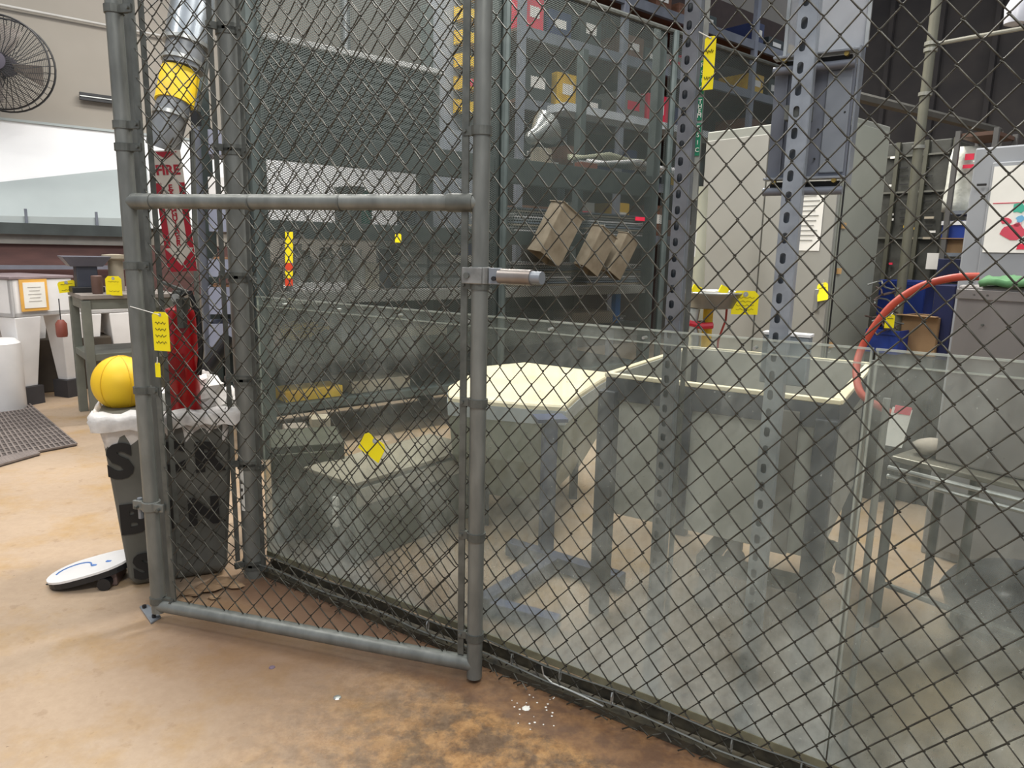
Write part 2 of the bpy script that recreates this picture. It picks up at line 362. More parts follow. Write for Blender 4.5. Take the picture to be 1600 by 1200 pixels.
smooth_by_angle(MB().lathe(fc, [(.02, -.12), (.08, -.1), (.08, .1), (.07, .13), (.01, .135)], 20, rot=facing(fx, fy)).build('motor_hub', mat('hub_purple_grey', '#4a4550', .5), t))
for k in range(4):
    a = math.pi/2*k+.3; d = fx*math.cos(a)+fy*math.sin(a); e = fx*math.cos(a+.5)+fy*math.sin(a+.5)
    MB().quad(fc+d*.07-ax*.03, fc+d*.31-ax*.05, fc+e*.31+ax*.05, fc+e*.07+ax*.03, .004).build('blade', mat('blade_grey', '#a39a92', .5), t)
tubeobj('wall_arm', [fc-ax*.1, fc-ax*.1+nn*.45], .03, black, t)
# ================================================================ WHITE SINKS / TABLES at left
def whitetub(name, label, px0, px1, ytop, ybot, ylegb, Y, legs, deep=.6):
    pa = at(px0, ytop, Y); pb = pa+uu*0; b_ = at(px1, ytop, Y+.45)
    L = (XY(b_, 0)-XY(pa, 0)).length; d = (XY(b_, 0)-XY(pa, 0)).normalized(); n = Vector((-d.y, d.x, 0)); ang = math.atan2(d.y, d.x)
    z1 = pa.z; z0 = at(px0, ybot, Y).z
    t = thing(name, label, 'sink', XY((pa+b_)/2+n*deep/2, 0))
    c = (pa+b_)/2+n*deep/2
    mb = MB(); th = .04
    mb.box((c.x, c.y, z0+.02), (L, deep, .04), ang)
    for s in (-1, 1):
        q = c+n*s*(deep/2-th/2); mb.box((q.x, q.y, (z0+z1)/2), (L, th, z1-z0), ang)
        q = c+d*s*(L/2-th/2); mb.box((q.x, q.y, (z0+z1)/2), (th, deep, z1-z0), ang)
    mb.build('basin', white, t, .008)
    for fr in legs:
        for s in (-1, 1):
            q = XY(pa, 0)+d*L*fr+n*(deep/2+s*(deep/2-.1))
            rg = [[q+d*a_*w_+n*b2*w_+V(0, 0, zz) for a_, b2 in ((-1, -1), (1, -1), (1, 1), (-1, 1))] for zz, w_ in ((.14, .055), (z0, .10))]
            lg = MB().loft(rg).build('leg', white, t, .006)
            MB().box((q.x, q.y, .07), (.16, .16, .14), ang).build('foot_block', mat('dark_block', '#3c3a3c', .7), lg)
    MB().box((c.x, c.y, z1+.01), (L+.02, deep+.02, .02), ang).build('top_board', mat('mauve_board', '#8f8082', .6, 0, '#7a6c6e', 9), t, .003)
    return t, pa, d, z0, z1, n
t, pa, d, z0, z1, n = whitetub('utility_sink', 'big white sink bench with a framed notice on its front, far left', 15, 112, 437, 497, 610, 5.2, (.22, .95), .62)
q = XY(pa, 0)+d*((at(52, 460, 5.35)-pa).dot(d))-n*.012
zc = at(52, 461, 5.35).z
nt_ = thing('framed_notice', 'yellow-bordered paper notice taped to the white sink front', 'notice', XY(q, zc))
MB().box((q.x, q.y, zc), (.21, .006, .235), math.atan2(d.y, d.x)).build('border', orange, nt_)
MB().box((q.x-n.x*.004, q.y-n.y*.004, zc), (.165, .006, .19), math.atan2(d.y, d.x)).build('sheet', paper, nt_)
for k in range(5): MB().box((q.x-n.x*.008, q.y-n.y*.008, zc+.06-k*.026), (.10-.02*(k % 2), .002, .006), math.atan2(d.y, d.x)).build('printed_line', mat('pale_ink', '#c4c0ba', .7), nt_)
t2, pa2, d2, *_ = whitetub('utility_sink', 'white double sink partly behind the small grey table', 118, 230, 458, 492, 600, 5.9, (.15, .6, .95), .55)
# far-left white leg and junk under the sinks
for q_, lab, mm, sz in ((( 6, 575), 'white upright drum at the left edge beside the sink leg', white, (.10, .42)), ):
    p = at(4, 585, 5.1); smooth_by_angle(tagp(MB().lathe(XY(p, 0), [(.12, 0), (.13, .02), (.13, .5), (.10, .53), (.02, .535)], 20).build('drum', mm), lab, 'drum'))
p = at(93, 545, 5.9)
jb = thing('storage_crate', 'dark brown crate standing under the white sink bench', 'crate', XY(p, 0))
MB().box((p.x, p.y+.1, .22), (.62, .35, .44), A40).build('crate_body', mat('crate_brown', '#4a4034', .8, 0, '#39322a', 5), jb, .01)
MB().box((p.x-.05, p.y-.1, .36), (.5, .02, .03), A40).build('batten', rackd, jb)
p = at(96, 512, 5.4); tg = smooth_by_angle(MB().lathe(p-V(0, 0, .07), [(.035, 0), (.04, .02), (.04, .10), (.02, .13)], 16).build('paint_can', mat('brown_can', '#8a4a3c', .5)))
tagp(tg, 'small brown and white can hanging under the white sink bench', 'can')
cb_ = MB().tube([p+V(0, 0, .05), p+V(0, 0, .22)], .004, 5).build('hook_wire', black, tg)
# small grey table
dt = uu; nt2 = nn; Lt = .60; dp = .52; ang = A40
a = XY(on(131, 642), 0)-nn*(dp-.03)-uu*.03; zt = at(157, 462, a.y).z; Y = a.y
st = thing('small_table', 'narrow grey steel table with a lower shelf, beside the gate post', 'table', a+dt*Lt/2+nt2*dp/2)
c = a+dt*Lt/2+nt2*dp/2
tgm = mat('table_green_grey', '#7b7d72', .5, .1, '#66685f', 6)
MB().box((c.x, c.y, zt-.015), (Lt, dp, .03), ang).build('table_top', mat('worn_top', '#938b83', .6, 0, '#7c736c', 8), st, .004)
MB().box((c.x, c.y, zt-.065), (Lt-.03, dp-.03, .07), ang).build('apron', tgm, st, .003)
for i in (0, 1):
    for j in (0, 1):
        q = a+dt*(.03+i*(Lt-.06))+nt2*(.03+j*(dp-.06)); MB().box((q.x, q.y, zt/2-.02), (.055, .055, zt-.04), ang).build('leg', tgm, st, .003)
zs = .46
MB().box((c.x, c.y, zs), (Lt-.02, dp-.02, .05), ang).build('lower_shelf', tgm, st, .004)
# things on it
q = a+dt*.07+nt2*.34
vz = thing('bench_scale', 'dark box-shaped bench scale with a flared tray on the small grey table', 'scale', XY(q, zt))
MB().box((q.x+.03, q.y, zt+.02), (.20, .16, .04), ang).build('base', black, vz, .006)
MB().box((q.x+.03, q.y, zt+.11), (.13, .12, .16), ang).build('column', mat('navy_grey', '#3b3e49', .5), vz, .006)
for kk, (w0, w1, z_0, z_1) in enumerate(((.10, .15, zt+.18, zt+.25),)):
    qq = XY(q, 0)+V(.03, 0, 0)
    rg = [[qq+dt*sx*ww+nt2*sy*ww*.75+V(0, 0, zz) for sx, sy in ((-1, -1), (1, -1), (1, 1), (-1, 1))] for zz, ww in ((z_0, w0), (z_1, w1))]
    MB().loft(rg).build('flared_tray', mat('tray_grey', '#6a6a76', .4, .2), vz, .004)
q2 = a+dt*.12+nt2*.10
cn = smooth_by_angle(MB().lathe(XY(q2, zt), [(.03, 0), (.035, .01), (.035, .12), (.03, .125)], 16).build('tin_can', mat('brown_tin', '#6b5148', .5))); tagp(cn, 'brown tin standing on the small grey table beside a yellow tag', 'can')
q3 = a+dt*.30+nt2*.40
bt = smooth_by_angle(MB().lathe(XY(q3, zt), [(.05, 0), (.05, .22), (.085, .235), (.085, .26), (.03, .265)], 16).build('lamp_stand', tan)); tagp(bt, 'tan capped cylinder at the back of the small grey table', 'canister')
# ---------------------------------------------------------------- yellow tags
def card(label, c, xd, up, w_, h_, scrib=3, string=None, lean=None, loc=None):
    c = Vector(c); x = Vector(xd).normalized(); y = Vector(up); y = (y-x*y.dot(x)).normalized(); z = x.cross(y)
    t = thing('paper_tag', label, 'tag', c, 'yellow inspection tags')
    cut = min(w_, h_)*.18
    poly = [(-w_/2, -h_/2), (w_/2, -h_/2), (w_/2, h_/2-cut), (w_/2-cut, h_/2), (-w_/2+cut, h_/2), (-w_/2, h_/2-cut)]
    n_ = len(poly); vs = []
    for o_ in (0, .0016): vs += [c+x*p[0]+y*p[1]+z*o_ for p in poly]
    MB().add(vs, [tuple(range(n_-1, -1, -1)), tuple(range(n_, 2*n_))]+[(i, (i+1) % n_, (i+1) % n_+n_, i+n_) for i in range(n_)]).build('card', yellow, t)
    hc = c+y*(h_/2-cut*.8)+z*.001
    MB().lathe(hc, [(.1*w_, 0), (.1*w_, .0012), (.05*w_, .0013)], 10, rot=facing(x, y)).build('eyelet', alum, t)
    for k in range(scrib):
        mb = MB(); yy = h_*(.22-.5*k/max(scrib-1, 1)); p0 = []
        for i in range(9): p0.append(c+x*(w_*(-.33+.66*i/8))+y*(yy+h_*.035*math.sin(i*2.4+k))+z*.0024)
        mb.tube(p0, .0011 if h_ > .08 else .0016, 4).build('handwriting', mat('tag_ink', '#6b6320', .7), t)
    if string is not None: MB().tube([hc+z*.002, (hc+Vector(string))/2+V(0, 0, .0), Vector(string)], .0012, 5).build('string', paper, t)
    return t
X1 = V(1, 0, 0); Z1 = V(0, 0, 1)
p = a+nt2*.42-dt*.012; card('yellow tag leaning over the left corner of the small grey table', XY(p, zt+.035), X1+V(0, 0, .15), V(.35, 0, 1), .13, .08, 2, XY(p+dt*.1, zt+.01))
p = a+dt*.20-nt2*.012; card('yellow tag standing on the small grey table, right against the gate post', XY(p, zt+.06), X1, V(-.15, 0, 1), .11, .13, 2, XY(p+nt2*.2, zt+.01))
# rubber floor mats
def flatpoly(name, pix, z, th, m, label=None, cat=None):
    P = [on(x, y, z) for x, y in pix]; P.reverse() if False else None
    area_ = sum(P[i].x*P[(i+1) % len(P)].y-P[(i+1) % len(P)].x*P[i].y for i in range(len(P)))
    if area_ < 0: P.reverse()
    o = MB().prism([(p.x, p.y) for p in P], z, z+th).build(name, m)
    if label: tagp(o, label, cat)
    return o, P
def gratemat(label, pix):
    P = [on(x, y, 0) for x, y in pix]; c = sum(P, Vector((0, 0, 0)))/4
    t = thing('floor_mat', label, 'floor mat', c)
    arr = P if sum(P[i].x*P[(i+1) % 4].y-P[(i+1) % 4].x*P[i].y for i in range(4)) > 0 else P[::-1]
    MB().prism([(p.x, p.y) for p in arr], 0.001, .012).build('mat_base', mat('mat_dark', '#5c5450', .9), t)
    mb = MB(); A_, B_, C_, D_ = P
    for k in range(27):
        s = k/26; mb.tube([A_.lerp(B_, s)+V(0, 0, .014), D_.lerp(C_, s)+V(0, 0, .014)], .007, 4)
    for k in range(15):
        s = k/14; mb.tube([A_.lerp(D_, s)+V(0, 0, .014), B_.lerp(C_, s)+V(0, 0, .014)], .007, 4)
    o = mb.build('mat_grid', matm, t); o['kind'] = 'stuff'
gratemat('large dark rubber grid mat on the floor in front of the sinks', [(-110, 655), (45, 633), (120, 697), (-110, 741)])
gratemat('small dark rubber grid mat overlapping below the larger mat', [(-110, 745), (52, 707), (62, 712), (-110, 762)])
# ================================================================ MESH PARTITION AND RACKS
P0 = Vector((-1.43, 4.0, 0))
def rp(px, py, off=0): a_ = P0+nn*off; return vpl(px, py, a_, a_+uu)
def rt(px, py=300, off=0): return (rp(px, py, off)-P0).dot(uu)
def rpt(t, off, z): p = P0+uu*t+nn*off; return V(p.x, p.y, z)
RZ = math.atan2(uu.y, uu.x)
T1 = rt(409); T2 = rt(785, 250); T3 = rt(1030, 250)
zsh = [rp(403, 640, .02).z, rp(430, 545, .02).z, rp(430, 458, .02).z, rp(420, 343, .02).z, rp(403, 195, .02).z]
part = thing('mesh_partition', 'tall fine diamond-mesh partition with steel frame in front of the racks', 'partition', rpt(3, 0, 0))
TE = rt(1345, 150); ZT = rp(1070, 55).z; TS = rt(398)
mb = MB(); pitch = .034; hz = .018
H_ = ZT-.9; L_ = TE-TS
nw = int(L_/pitch)+1
slope = hz/pitch*1.6
# two sets of slanting strands, clipped to the frame
def strands(sgn, off, z0, z1, t0, t1, stp, sl):
    mb = MB(); span = (z1-z0)/sl; k = t0-span
    while k < t1+span:
        ta, za, tb, zb = k, z0, k+sgn*span, z1
        if sgn < 0: ta, za, tb, zb = k, z0, k-span, z1
        # clip in t
        pts_ = [(ta, za), (tb, zb)]
        (xa, ya), (xb, yb) = sorted(pts_)
        if xb > t0 and xa < t1 and xb-xa > 1e-6:
            m_ = (yb-ya)/(xb-xa)
            if xa < t0: ya += m_*(t0-xa); xa = t0
            if xb > t1: yb -= m_*(xb-t1); xb = t1
            if xb-xa > .01:
                A_ = rpt(xa, off, ya); B_ = rpt(xb, off, yb); d_ = (B_-A_).normalized(); s_ = d_.cross(nn)*.0019; q_ = nn*.0014
                mb.add([A_+s_, A_-s_, A_+q_, B_+s_, B_-s_, B_+q_], [(0, 1, 4, 3), (1, 2, 5, 4), (2, 0, 3, 5)])
        k += stp
    return mb
wfine = mat('fine_mesh_steel', '#555b58', .5, .4, '#5a605c', 20)
for (t0, t1) in ((TS+.05, T2-.03), (T2+.03, T3+.0), (T3+.05, TE)):
    for sg in (1, -1):
        stp = .024 if t0 < 3 else .028
        o = strands(sg, 0 if sg > 0 else .004, .55, ZT, t0, t1, stp, .55).build('diamond_mesh', wfine, part); o['kind'] = 'stuff'
MB().tube([rpt(TS, 0, ZT), rpt(TE, 0, ZT)], .02, 8).build('top_rail', galvd, part)
for tq in (T2, T3+.1, (T3+TE)/2+.2): MB().tube([rpt(tq, -.02, 0), rpt(tq, -.02, ZT)], .028, 8).build('frame_post', racks, part)
# rack
rk = thing('steel_storage_rack', 'long green-grey steel rack with deep beams behind the mesh partition', 'rack', rpt(1.8, .5, 0))
for tq in (T1, T2, T3):
    for of in (.06, .95):
        p = rpt(tq, of, 1.25); MB().box(p, (.085 if of < .5 else .07, .08, 3.6 if tq > T1 else 2.9), RZ).build('upright', racks, rk, .004)
mids = rt(665, 300, .9)
MB().box(rpt(mids, .95, 1.1), (.07, .07, 2.2), RZ).build('upright', racks, rk)
for i, z in enumerate(zsh):
    hgt = (.05, .05, .07, .10, .17)[i]
    for (t0, t1) in ((T1, T2), (T2, T3)):
        MB().box(rpt((t0+t1)/2, .06, z-hgt/2), (t1-t0-.085, .05, hgt), RZ).build('beam', racks if i != 2 else mat('bench_edge', '#b9bbb4', .5, .1), rk, .004)
        MB().box(rpt((t0+t1)/2, .52 if i < 3 else .34, z-.012), (t1-t0-.085, .86 if i < 3 else .5, .022), RZ).build('shelf_panel', rackd if i > 3 else mat('bench_board', '#d2cbc3', .6) if i == 2 else racks, rk)
for (t0, t1) in ((T1, T2), (T2, T3)): MB().box(rpt((t0+t1)/2, .93, zsh[2]/2), (t1-t0-.07, .01, zsh[2]-.05), RZ).build('back_sheet', rackd, rk)  # added dark sheets standing in for the shade between the lower shelves
# big box on top
gb = thing('ribbed_machine_box', 'large green-grey ribbed box with a pale top edge on the top rack shelf', 'box', rpt(.8, .5, zsh[4]))
ta, tb = rt(424, 100), rt(704, 150); zt_ = rp(404, 50).z
MB().box(rpt((ta+tb)/2, .42, (zsh[4]+zt_)/2), (tb-ta, .6, zt_-zsh[4]), RZ).build('box_body', boxg, gb, .006)
for k in range(11):
    z = zsh[4]+.03+(zt_-zsh[4]-.06)*k/10; MB().box(rpt((ta+tb)/2, .115, z), (tb-ta-.04, .012, .012), RZ).build('rib', racks, gb)
MB().box(rpt((ta+tb)/2, .40, zt_+.015), (tb-ta+.02, .64, .03), RZ).build('lid_edge', white, gb, .004)
# rack contents -------------------------------------------------
def onshelf(px, off=.25, lvl=2): return rt(px, 400, off), zsh[lvl]
def rbox(name, label, cat, px0, px1, off, z0, z1, m, depth=.25, parts=None, group=None):
    t0 = rt(px0, 350, off); t1 = rt(px1, 350, off); c = rpt((t0+t1)/2, off+depth/2, 0)
    t = thing(name, label, cat, XY(c, z0), group)
    MB().box(XY(c, (z0+z1)/2), (t1-t0, depth, z1-z0), RZ).build('body', m, t, .004)
    return t, t0, t1
def hz_(px, py, off): return rp(px, py, off).z
# drawer units
for (x0, x1, lab) in ((622, 668, 'grey parts drawer unit under the middle beam, left one'), (672, 728, 'grey parts drawer unit under the middle beam, right one beside the gate stile')):
    z0 = zsh[2]; z1 = hz_(x0, 378, .2)
    t, t0, t1 = rbox('drawer_unit', lab, 'drawer cabinet', x0, x1, .2, z0, z1, mat('drawer_grey', '#8d918f', .5, .1), .3, group='drawer units on the bench')
    for k in range(4):
        zc = z0+(z1-z0)*(k+.5)/4; dr = MB().box(rpt((t0+t1)/2, .192, zc), (t1-t0-.03, .016, (z1-z0)/4-.02), RZ).build('drawer', mat('drawer_face', '#aeb2af', .5, .1), t, .002)
        MB().box(rpt((t0+t1)/2, .18, zc), (.08, .012, .014), RZ).build('handle', alum, dr)
# leaning grey panel
p0 = rpt(rt(603, 400, .3), .3, zsh[2]); lp = MB().box(p0+V(0, 0, .13), (.13, .02, .26), RZ).build('leaning_panel', greyplate); tagp(lp, 'flat blue-grey panel standing beside the drawer units', 'panel')
p0 = rpt(rt(567, 280, .3), .3, zsh[3]); h_ = .22
gj = smooth_by_angle(MB().lathe(p0, [(.05, 0), (.055, .01), (.055, h_-.03), (.03, h_), (.02, h_)], 16).build('green_jug', mat('jug_green', '#2f7d68', .4))); tagp(gj, 'green jug on the shelf between white sheets', 'jug')
# white sheets behind upper shelf
for (x0, x1, lab, mm) in ((534, 560, 'grey carton on the third shelf beside the green jug', mat('carton_grey', '#8e8f88', .7)),):
    z0 = zsh[3]; z1 = z0+.24
    t0 = rt(x0, 300, .35); t1 = rt(x1, 300, .35)
    o = MB().box(rpt((t0+t1)/2, .36, (z0+z1)/2), (t1-t0, .03 if mm is white else .2, z1-z0), RZ).build('propped_sheet' if mm is white else 'carton', mm, None, .003); tagp(o, lab, 'sheet' if mm is white else 'carton')
for k, (x, lab) in enumerate(((648, 'grey angled duct piece on the third shelf'), )):
    p0 = rpt(rt(x, 300, .3), .3, zsh[3]); o = MB().box(p0+V(0, 0, .09), (.16, .2, .18), RZ+.2).build('duct_elbow', greyplate, None, .01); tagp(o, lab, 'duct piece')
# jars on the bench
xs = [415, 428, 462, 478, 494, 510, 526, 541, 556]
for i, x in enumerate(xs):
    of = .22+.06*(i % 2); tq = rt(x, 420, of); r = .046+.007*(i % 3); hh = (.20, .14, .26, .22, .17, .24, .19, .27, .23)[i]
    lab = ['squat pale jar at the left end of the bench shelf', 'short pale jar beside the yellow and red banner', 'tall cloudy jar just right of the red and yellow banner', 'second cloudy jar right of the banner', 'shorter jar in the middle of the row of jars', 'tall jar in the right half of the row of jars', 'mid-height jar, third from the right in the row', 'tallest jar, second from the right in the row', 'rightmost pale jar of the row on the bench'][i]
    t = thing('storage_jar', lab, 'jar', rpt(tq, of, zsh[2]), 'jars along the bench shelf')
    smooth_by_angle(MB().lathe(rpt(tq, of, zsh[2]), [(r*.9, 0), (r, .01), (r, hh-.04), (r*.6, hh-.01), (r*.6, hh)], 14).build('jar_body', bottle if i % 3 else mat('pale_jar', '#dedcd2', .4), t))
    smooth_by_angle(MB().lathe(rpt(tq, of, zsh[2]+hh), [(r*.68, 0), (r*.68, .02), (r*.2, .022)], 12).build('lid', tan if i % 2 else white, t))
t, t0, t1 = rbox('white_carton', 'low white carton lying on the bench under the jars', 'carton', 452, 540, .14, zsh[2], zsh[2]+.05, white, .06)
# papers & cartons
t, t0, t1 = rbox('carton', 'pale cream carton on the bench left of the leaning panel', 'carton', 562, 592, .2, zsh[2], zsh[2]+.17, mat('cream_card', '#d9d2be', .7), .15)
# banner red/yellow
bx = rt(450, 400, -.03); zb0 = hz_(443, 447, -.03); zb1 = hz_(453, 362, -.03)
bn = thing('hanging_banner', 'narrow red and yellow strip banner hanging on the mesh at the left', 'banner', rpt(bx, -.03, zb0))
for k in range(7):
    s0 = zb0+(zb1-zb0)*k/7; MB().box(rpt(bx+.012*(k/7), -.03, s0+(zb1-zb0)/14), (.045, .004, (zb1-zb0)/7-.001), RZ).build('segment', yellow if k in (1, 3, 4, 5, 6) else mat('banner_red', '#d8431f', .6), bn)
card('small yellow tag on the mesh above the drawer units', rp(622, 372, -.03), uu, V(0, 0, 1), .045, .055, 0)
# blue bin row
t, t0, t1 = rbox('blue_bin', 'blue plastic parts bin at bench height, seen behind the gate stile', 'bin', 712, 776, .2, hz_(730, 392, .2)-.03, hz_(730, 374, .2), bluep, .25)
MB().box(rpt((t0+t1)/2, .19, hz_(730, 400, .2)-.02), (t1-t0+.1, .02, .05), RZ).build('label_strip', paper, t)
MB().box(rpt((t0+t1)/2, .34, (zsh[2]+hz_(730, 395, .2)-.03)/2), (t1-t0, .22, hz_(730, 395, .2)-.03-zsh[2]), RZ).build('stand_box', racks, t)
# yellow bundle lower shelf, yellow boxes
q = thing('yellow_rope_bundle', 'heaped yellow rope bundle on the second shelf, behind the clouded panel', 'rope', rpt(rt(470, 530, .2), .2, zsh[1]))
for k in range(26):
    tt = rt(437+66*random.random(), 530, .2); c = rpt(tt, .18+.1*random.random(), zsh[1]+.03+.09*random.random()*(1-abs(tt-rt(470, 530, .2))*3))
    a_ = random.random()*3; MB().tube([c+(Vector((math.cos(b_), math.sin(b_)*.5, .3*math.sin(b_*1.3+a_))))*.045 for b_ in [j*.7 for j in range(10)]], .011, 5).build('coil', yellowd, q)
t, t0, t1 = rbox('yellow_case', 'flat yellow case on the lowest shelf behind the clouded panel', 'case', 436, 530, .1, zsh[0], zsh[0]+.07, yellowd, .2)
for (x0, x1, lv, hh, mm, lab) in ((408, 432, 1, .13, mat('dull_pink', '#a87868', .7), 'dull pink carton left of the yellow rope bundle'), (530, 580, 1, .10, mat('slate', '#7a8290', .6), 'slate-grey carton on the second shelf right of the yellow rope'),
        (590, 700, 1, .07, tan, 'low tan tray on the second shelf towards the gate stile'), (545, 640, 0, .08, tan, 'low tan tray on the lowest shelf'), (800, 870, 1, .13, rackd, 'dark carton on the second shelf right of the gate stile'),
        (900, 965, 1, .10, tan, 'tan carton on the second shelf near the blue roll')):
    rbox('carton', lab, 'carton', x0, x1, .12, zsh[lv], zsh[lv]+hh, mm, .3)
# bay two contents: sheets of stacked stock on each level
rows = ((3, 800, 900, 'stack of pale grey sheet stock on the third shelf, left half'), (3, 915, 1010, 'stack of pale grey sheet stock on the third shelf, right half'),
        (2, 800, 900, 'stack of pale grey sheet stock at bench height, left half'), (2, 920, 1010, 'stack of pale grey sheet stock at bench height, right half'), (1, 800, 985, 'long pale sheets lying on the second shelf'))
for lv, x0, x1, lab in rows:
    t0 = rt(x0, 350, .15); t1 = rt(x1, 350, .15); t = thing('sheet_stack', lab, 'sheet stack', rpt((t0+t1)/2, .4, zsh[lv]), 'sheet stock in the rack')
    nsh = 9 if lv != 1 else 3; cols = [alum, mat('grey_sheet', '#9aa0a2', .5), tan, white, mat('blueish_sheet', '#8d99a5', .5)]
    for k in range(nsh): MB().box(rpt((t0+t1)/2+random.uniform(-.02, .02), .42, zsh[lv]+.008+k*.02), (t1-t0-.04, .55, .013), RZ).build('sheet', cols[(k*2+lv) % 5], t)
t, t0, t1 = rbox('blue_roll', 'bright blue upright roll on the second shelf', 'roll', 968, 976, .1, zsh[1], zsh[1]+.28, mat('bright_blue', '#2a7fd0', .4), .05)
rb = rp(1000, 342, -.02); card_p = MB().box(rb, (.11, .01, .03), RZ).build('pink_label', pinkm); tagp(card_p, 'small pink label on the third beam of the rack', 'label')
# work light + wrapped stock on top beam
z4 = zsh[4]
wl = thing('work_lamp', 'bright silver clamp lamp lying on the top beam, right of the gate stile', 'lamp', rpt(rt(840, 230), .15, z4))
c = rp(842, 208, .2); rot = Matrix.Rotation(.9, 3, 'Y') @ Matrix.Rotation(-.6, 3, 'X')
smooth_by_angle(MB().lathe(c, [(.03, -.12), (.05, -.1), (.06, -.02), (.13, .09), (.135, .1), (.12, .095), (.04, .0)], 24, rot=rot).build('reflector', alum, wl))
tubeobj('clamp_arm', [c-V(0.0, 0, .03), V(c.x-.1, c.y, z4+.02), V(c.x-.25, c.y, z4+.015)], .015, black, wl)
MB().box(V(c.x+.02, c.y, z4+.06), (.14, .1, .12), RZ).build('lamp_base', tan, wl, .01)
for i, (x0, x1, yb, mm, lab) in enumerate(((905, 1060, 238, alum, 'bright wrapped profile bundle on the top beam, front one'), (920, 1065, 228, white, 'white wrapped profile bundle on the top beam behind the front one'), (890, 1010, 222, mat('pale_olive', '#b5b79c', .5), 'pale olive wrapped bundle lying across the top beam'))):
    a_ = rpt(rt(x0, yb, .15+.1*i), .15+.1*i, z4+.03+.035*i); b_ = rpt(rt(x1, yb, .2+.1*i), .2+.1*i, z4+.05+.05*i)
    t = thing('profile_bundle', lab, 'profiles', (a_+b_)/2, 'wrapped bundles on the top beam')
    for k in range(4): MB().tube([a_+V(0, .03*k, .012*k), (a_+b_)/2+V(0, .02*k, .03+.012*(3-k)), b_+V(0, .03*k, .014*k)], .014, 6).build('profile', mm, t)
t, t0, t1 = rbox('copper_fitting', 'dull copper pipe fitting on the top beam beside the bundles', 'fitting', 905, 930, .1, z4, z4+.05, mat('copper', '#a05b46', .4, .4), .08)
# three worn sheet-metal chutes hung on the partition
for i, (x0, y0, wpx, hpx, lab) in enumerate(((868, 366, 58, 82, 'largest worn sheet-metal chute hanging left of the three'), (930, 392, 44, 66, 'middle worn sheet-metal chute of the three'), (968, 400, 36, 64, 'rightmost narrow sheet-metal chute of the three'))):
    c = rp(x0, y0, -.16); s = c.y*1.0/FPX*1.02; w_ = wpx*s*.8; h2 = hpx*s
    rot = Matrix.Rotation(.45, 3, 'Y') @ Matrix.Rotation(-.25, 3, 'X') @ Matrix.Rotation(.65, 3, 'Z')
    t = thing('metal_chute', lab, 'chute', c, 'sheet-metal chutes hung on the mesh')
    th = .006; D = w_*.62
    def P_(x, y, z): return c+rot @ V(x, y, z)
    for nm, ctr, sz in (('front_sheet', (0, -D/2, 0), (w_, th, h2)), ('back_sheet', (0, D/2, 0), (w_, th, h2)), ('side_sheet', (-w_/2, 0, 0), (th, D, h2)), ('side_sheet', (w_/2, 0, 0), (th, D, h2)), ('top_flange', (0, 0, h2/2), (w_*1.12, D*1.12, th))):
        MB().box(c+rot @ Vector(ctr), sz, rot=rot).build(nm, rustm, t)
    tubeobj('hook', [P_(0, 0, h2/2), P_(0, 0, h2/2)+V(0, .02, .05), rp(x0, y0, -.01)+V(0, 0, h2/2+.03)], .006, galvd, t, 6)
# yellow bins column
yb = thing('bin_tower', 'tall grey louvre tower carrying rows of small yellow bins behind the gate stile', 'bin rack', rpt(rt(748, 100, 1.3), 1.3, 0))
t0 = rt(716, 100, 1.3); t1 = rt(782, 100, 1.3); zlo = hz_(748, 180, 1.3)
MB().box(rpt((t0+t1)/2-.03, 1.42, 2.2), (t1-t0+.35, .06, 4.4), RZ).build('back_plate', mat('tower_grey', '#9297a0', .5), yb)
k = 0; z = zlo
while z < 4.1:
    for j in range(3):
        tc_ = t0+(t1-t0)*(j+.5)/3; p = rpt(tc_, 1.3, z+.06)
        bb = thing('small_bin', 'small open yellow parts bin, %s of row %s up, on the louvre tower' % (('left', 'middle', 'right')[j], ('one', 'two', 'three', 'four', 'five', 'six', 'seven', 'eight', 'nine', 'ten', 'eleven', 'twelve')[k]), 'bin', XY(p, z), 'yellow bins on the louvre tower') if z < 3.9 else None
        if bb:
            w_ = (t1-t0)/3*.86; mb = MB()
            mb.box(rpt(tc_, 1.3, z+.006), (w_, .16, .012), RZ); mb.box(rpt(tc_, 1.22, z+.04), (w_, .01, .08), RZ); mb.box(rpt(tc_, 1.38, z+.06), (w_, .01, .12), RZ)
            for s in (-1, 1): mb.box(rpt(tc_+s*w_/2, 1.3, z+.05), (.008, .16, .10), RZ)
            mb.build('shell', yellowd, bb); MB().box(rpt(tc_, 1.35, z+.035), (w_*.8, .05, .05), RZ).build('contents', black, bb)
            if (k*3+j) % 11 == 3: MB().box(rpt(tc_, 1.212, z+.05), (w_*.8, .004, .06), RZ).build('label', pinkm, bb)
    z += .185; k += 1
# far storage racks seen through the mesh, right half
fr = thing('far_storage_rack', 'tall pallet rack with brown shelf boards beyond the mesh partition', 'rack', rpt(5.5, 1.9, 0))
levels = [hz_(900, 150+0, 1.6)-.05+dz for dz in (-.55, 0, .62, 1.2)]
FT = [rt(x, 60, 1.6) for x in (815, 975, 1180, 1350)]
for tq in FT:
    for of in (1.6, 2.5): MB().box(rpt(tq, of, 2.4), (.07, .06, 4.8), RZ).build('upright', mat('far_rack_grey', '#8b8f9a', .5, .2), fr)
zl = [1.45, 2.05, 2.7, 3.35, 3.95]
for z in zl:
    for i in range(3):
        MB().box(rpt((FT[i]+FT[i+1])/2, 1.6, z-.05), (FT[i+1]-FT[i], .05, .10), RZ).build('beam', mat('far_beam', '#7e828b', .5, .2), fr)
        MB().box(rpt((FT[i]+FT[i+1])/2, 2.05, z-.01), (FT[i+1]-FT[i], .85, .03), RZ).build('shelf_board', wood, fr)
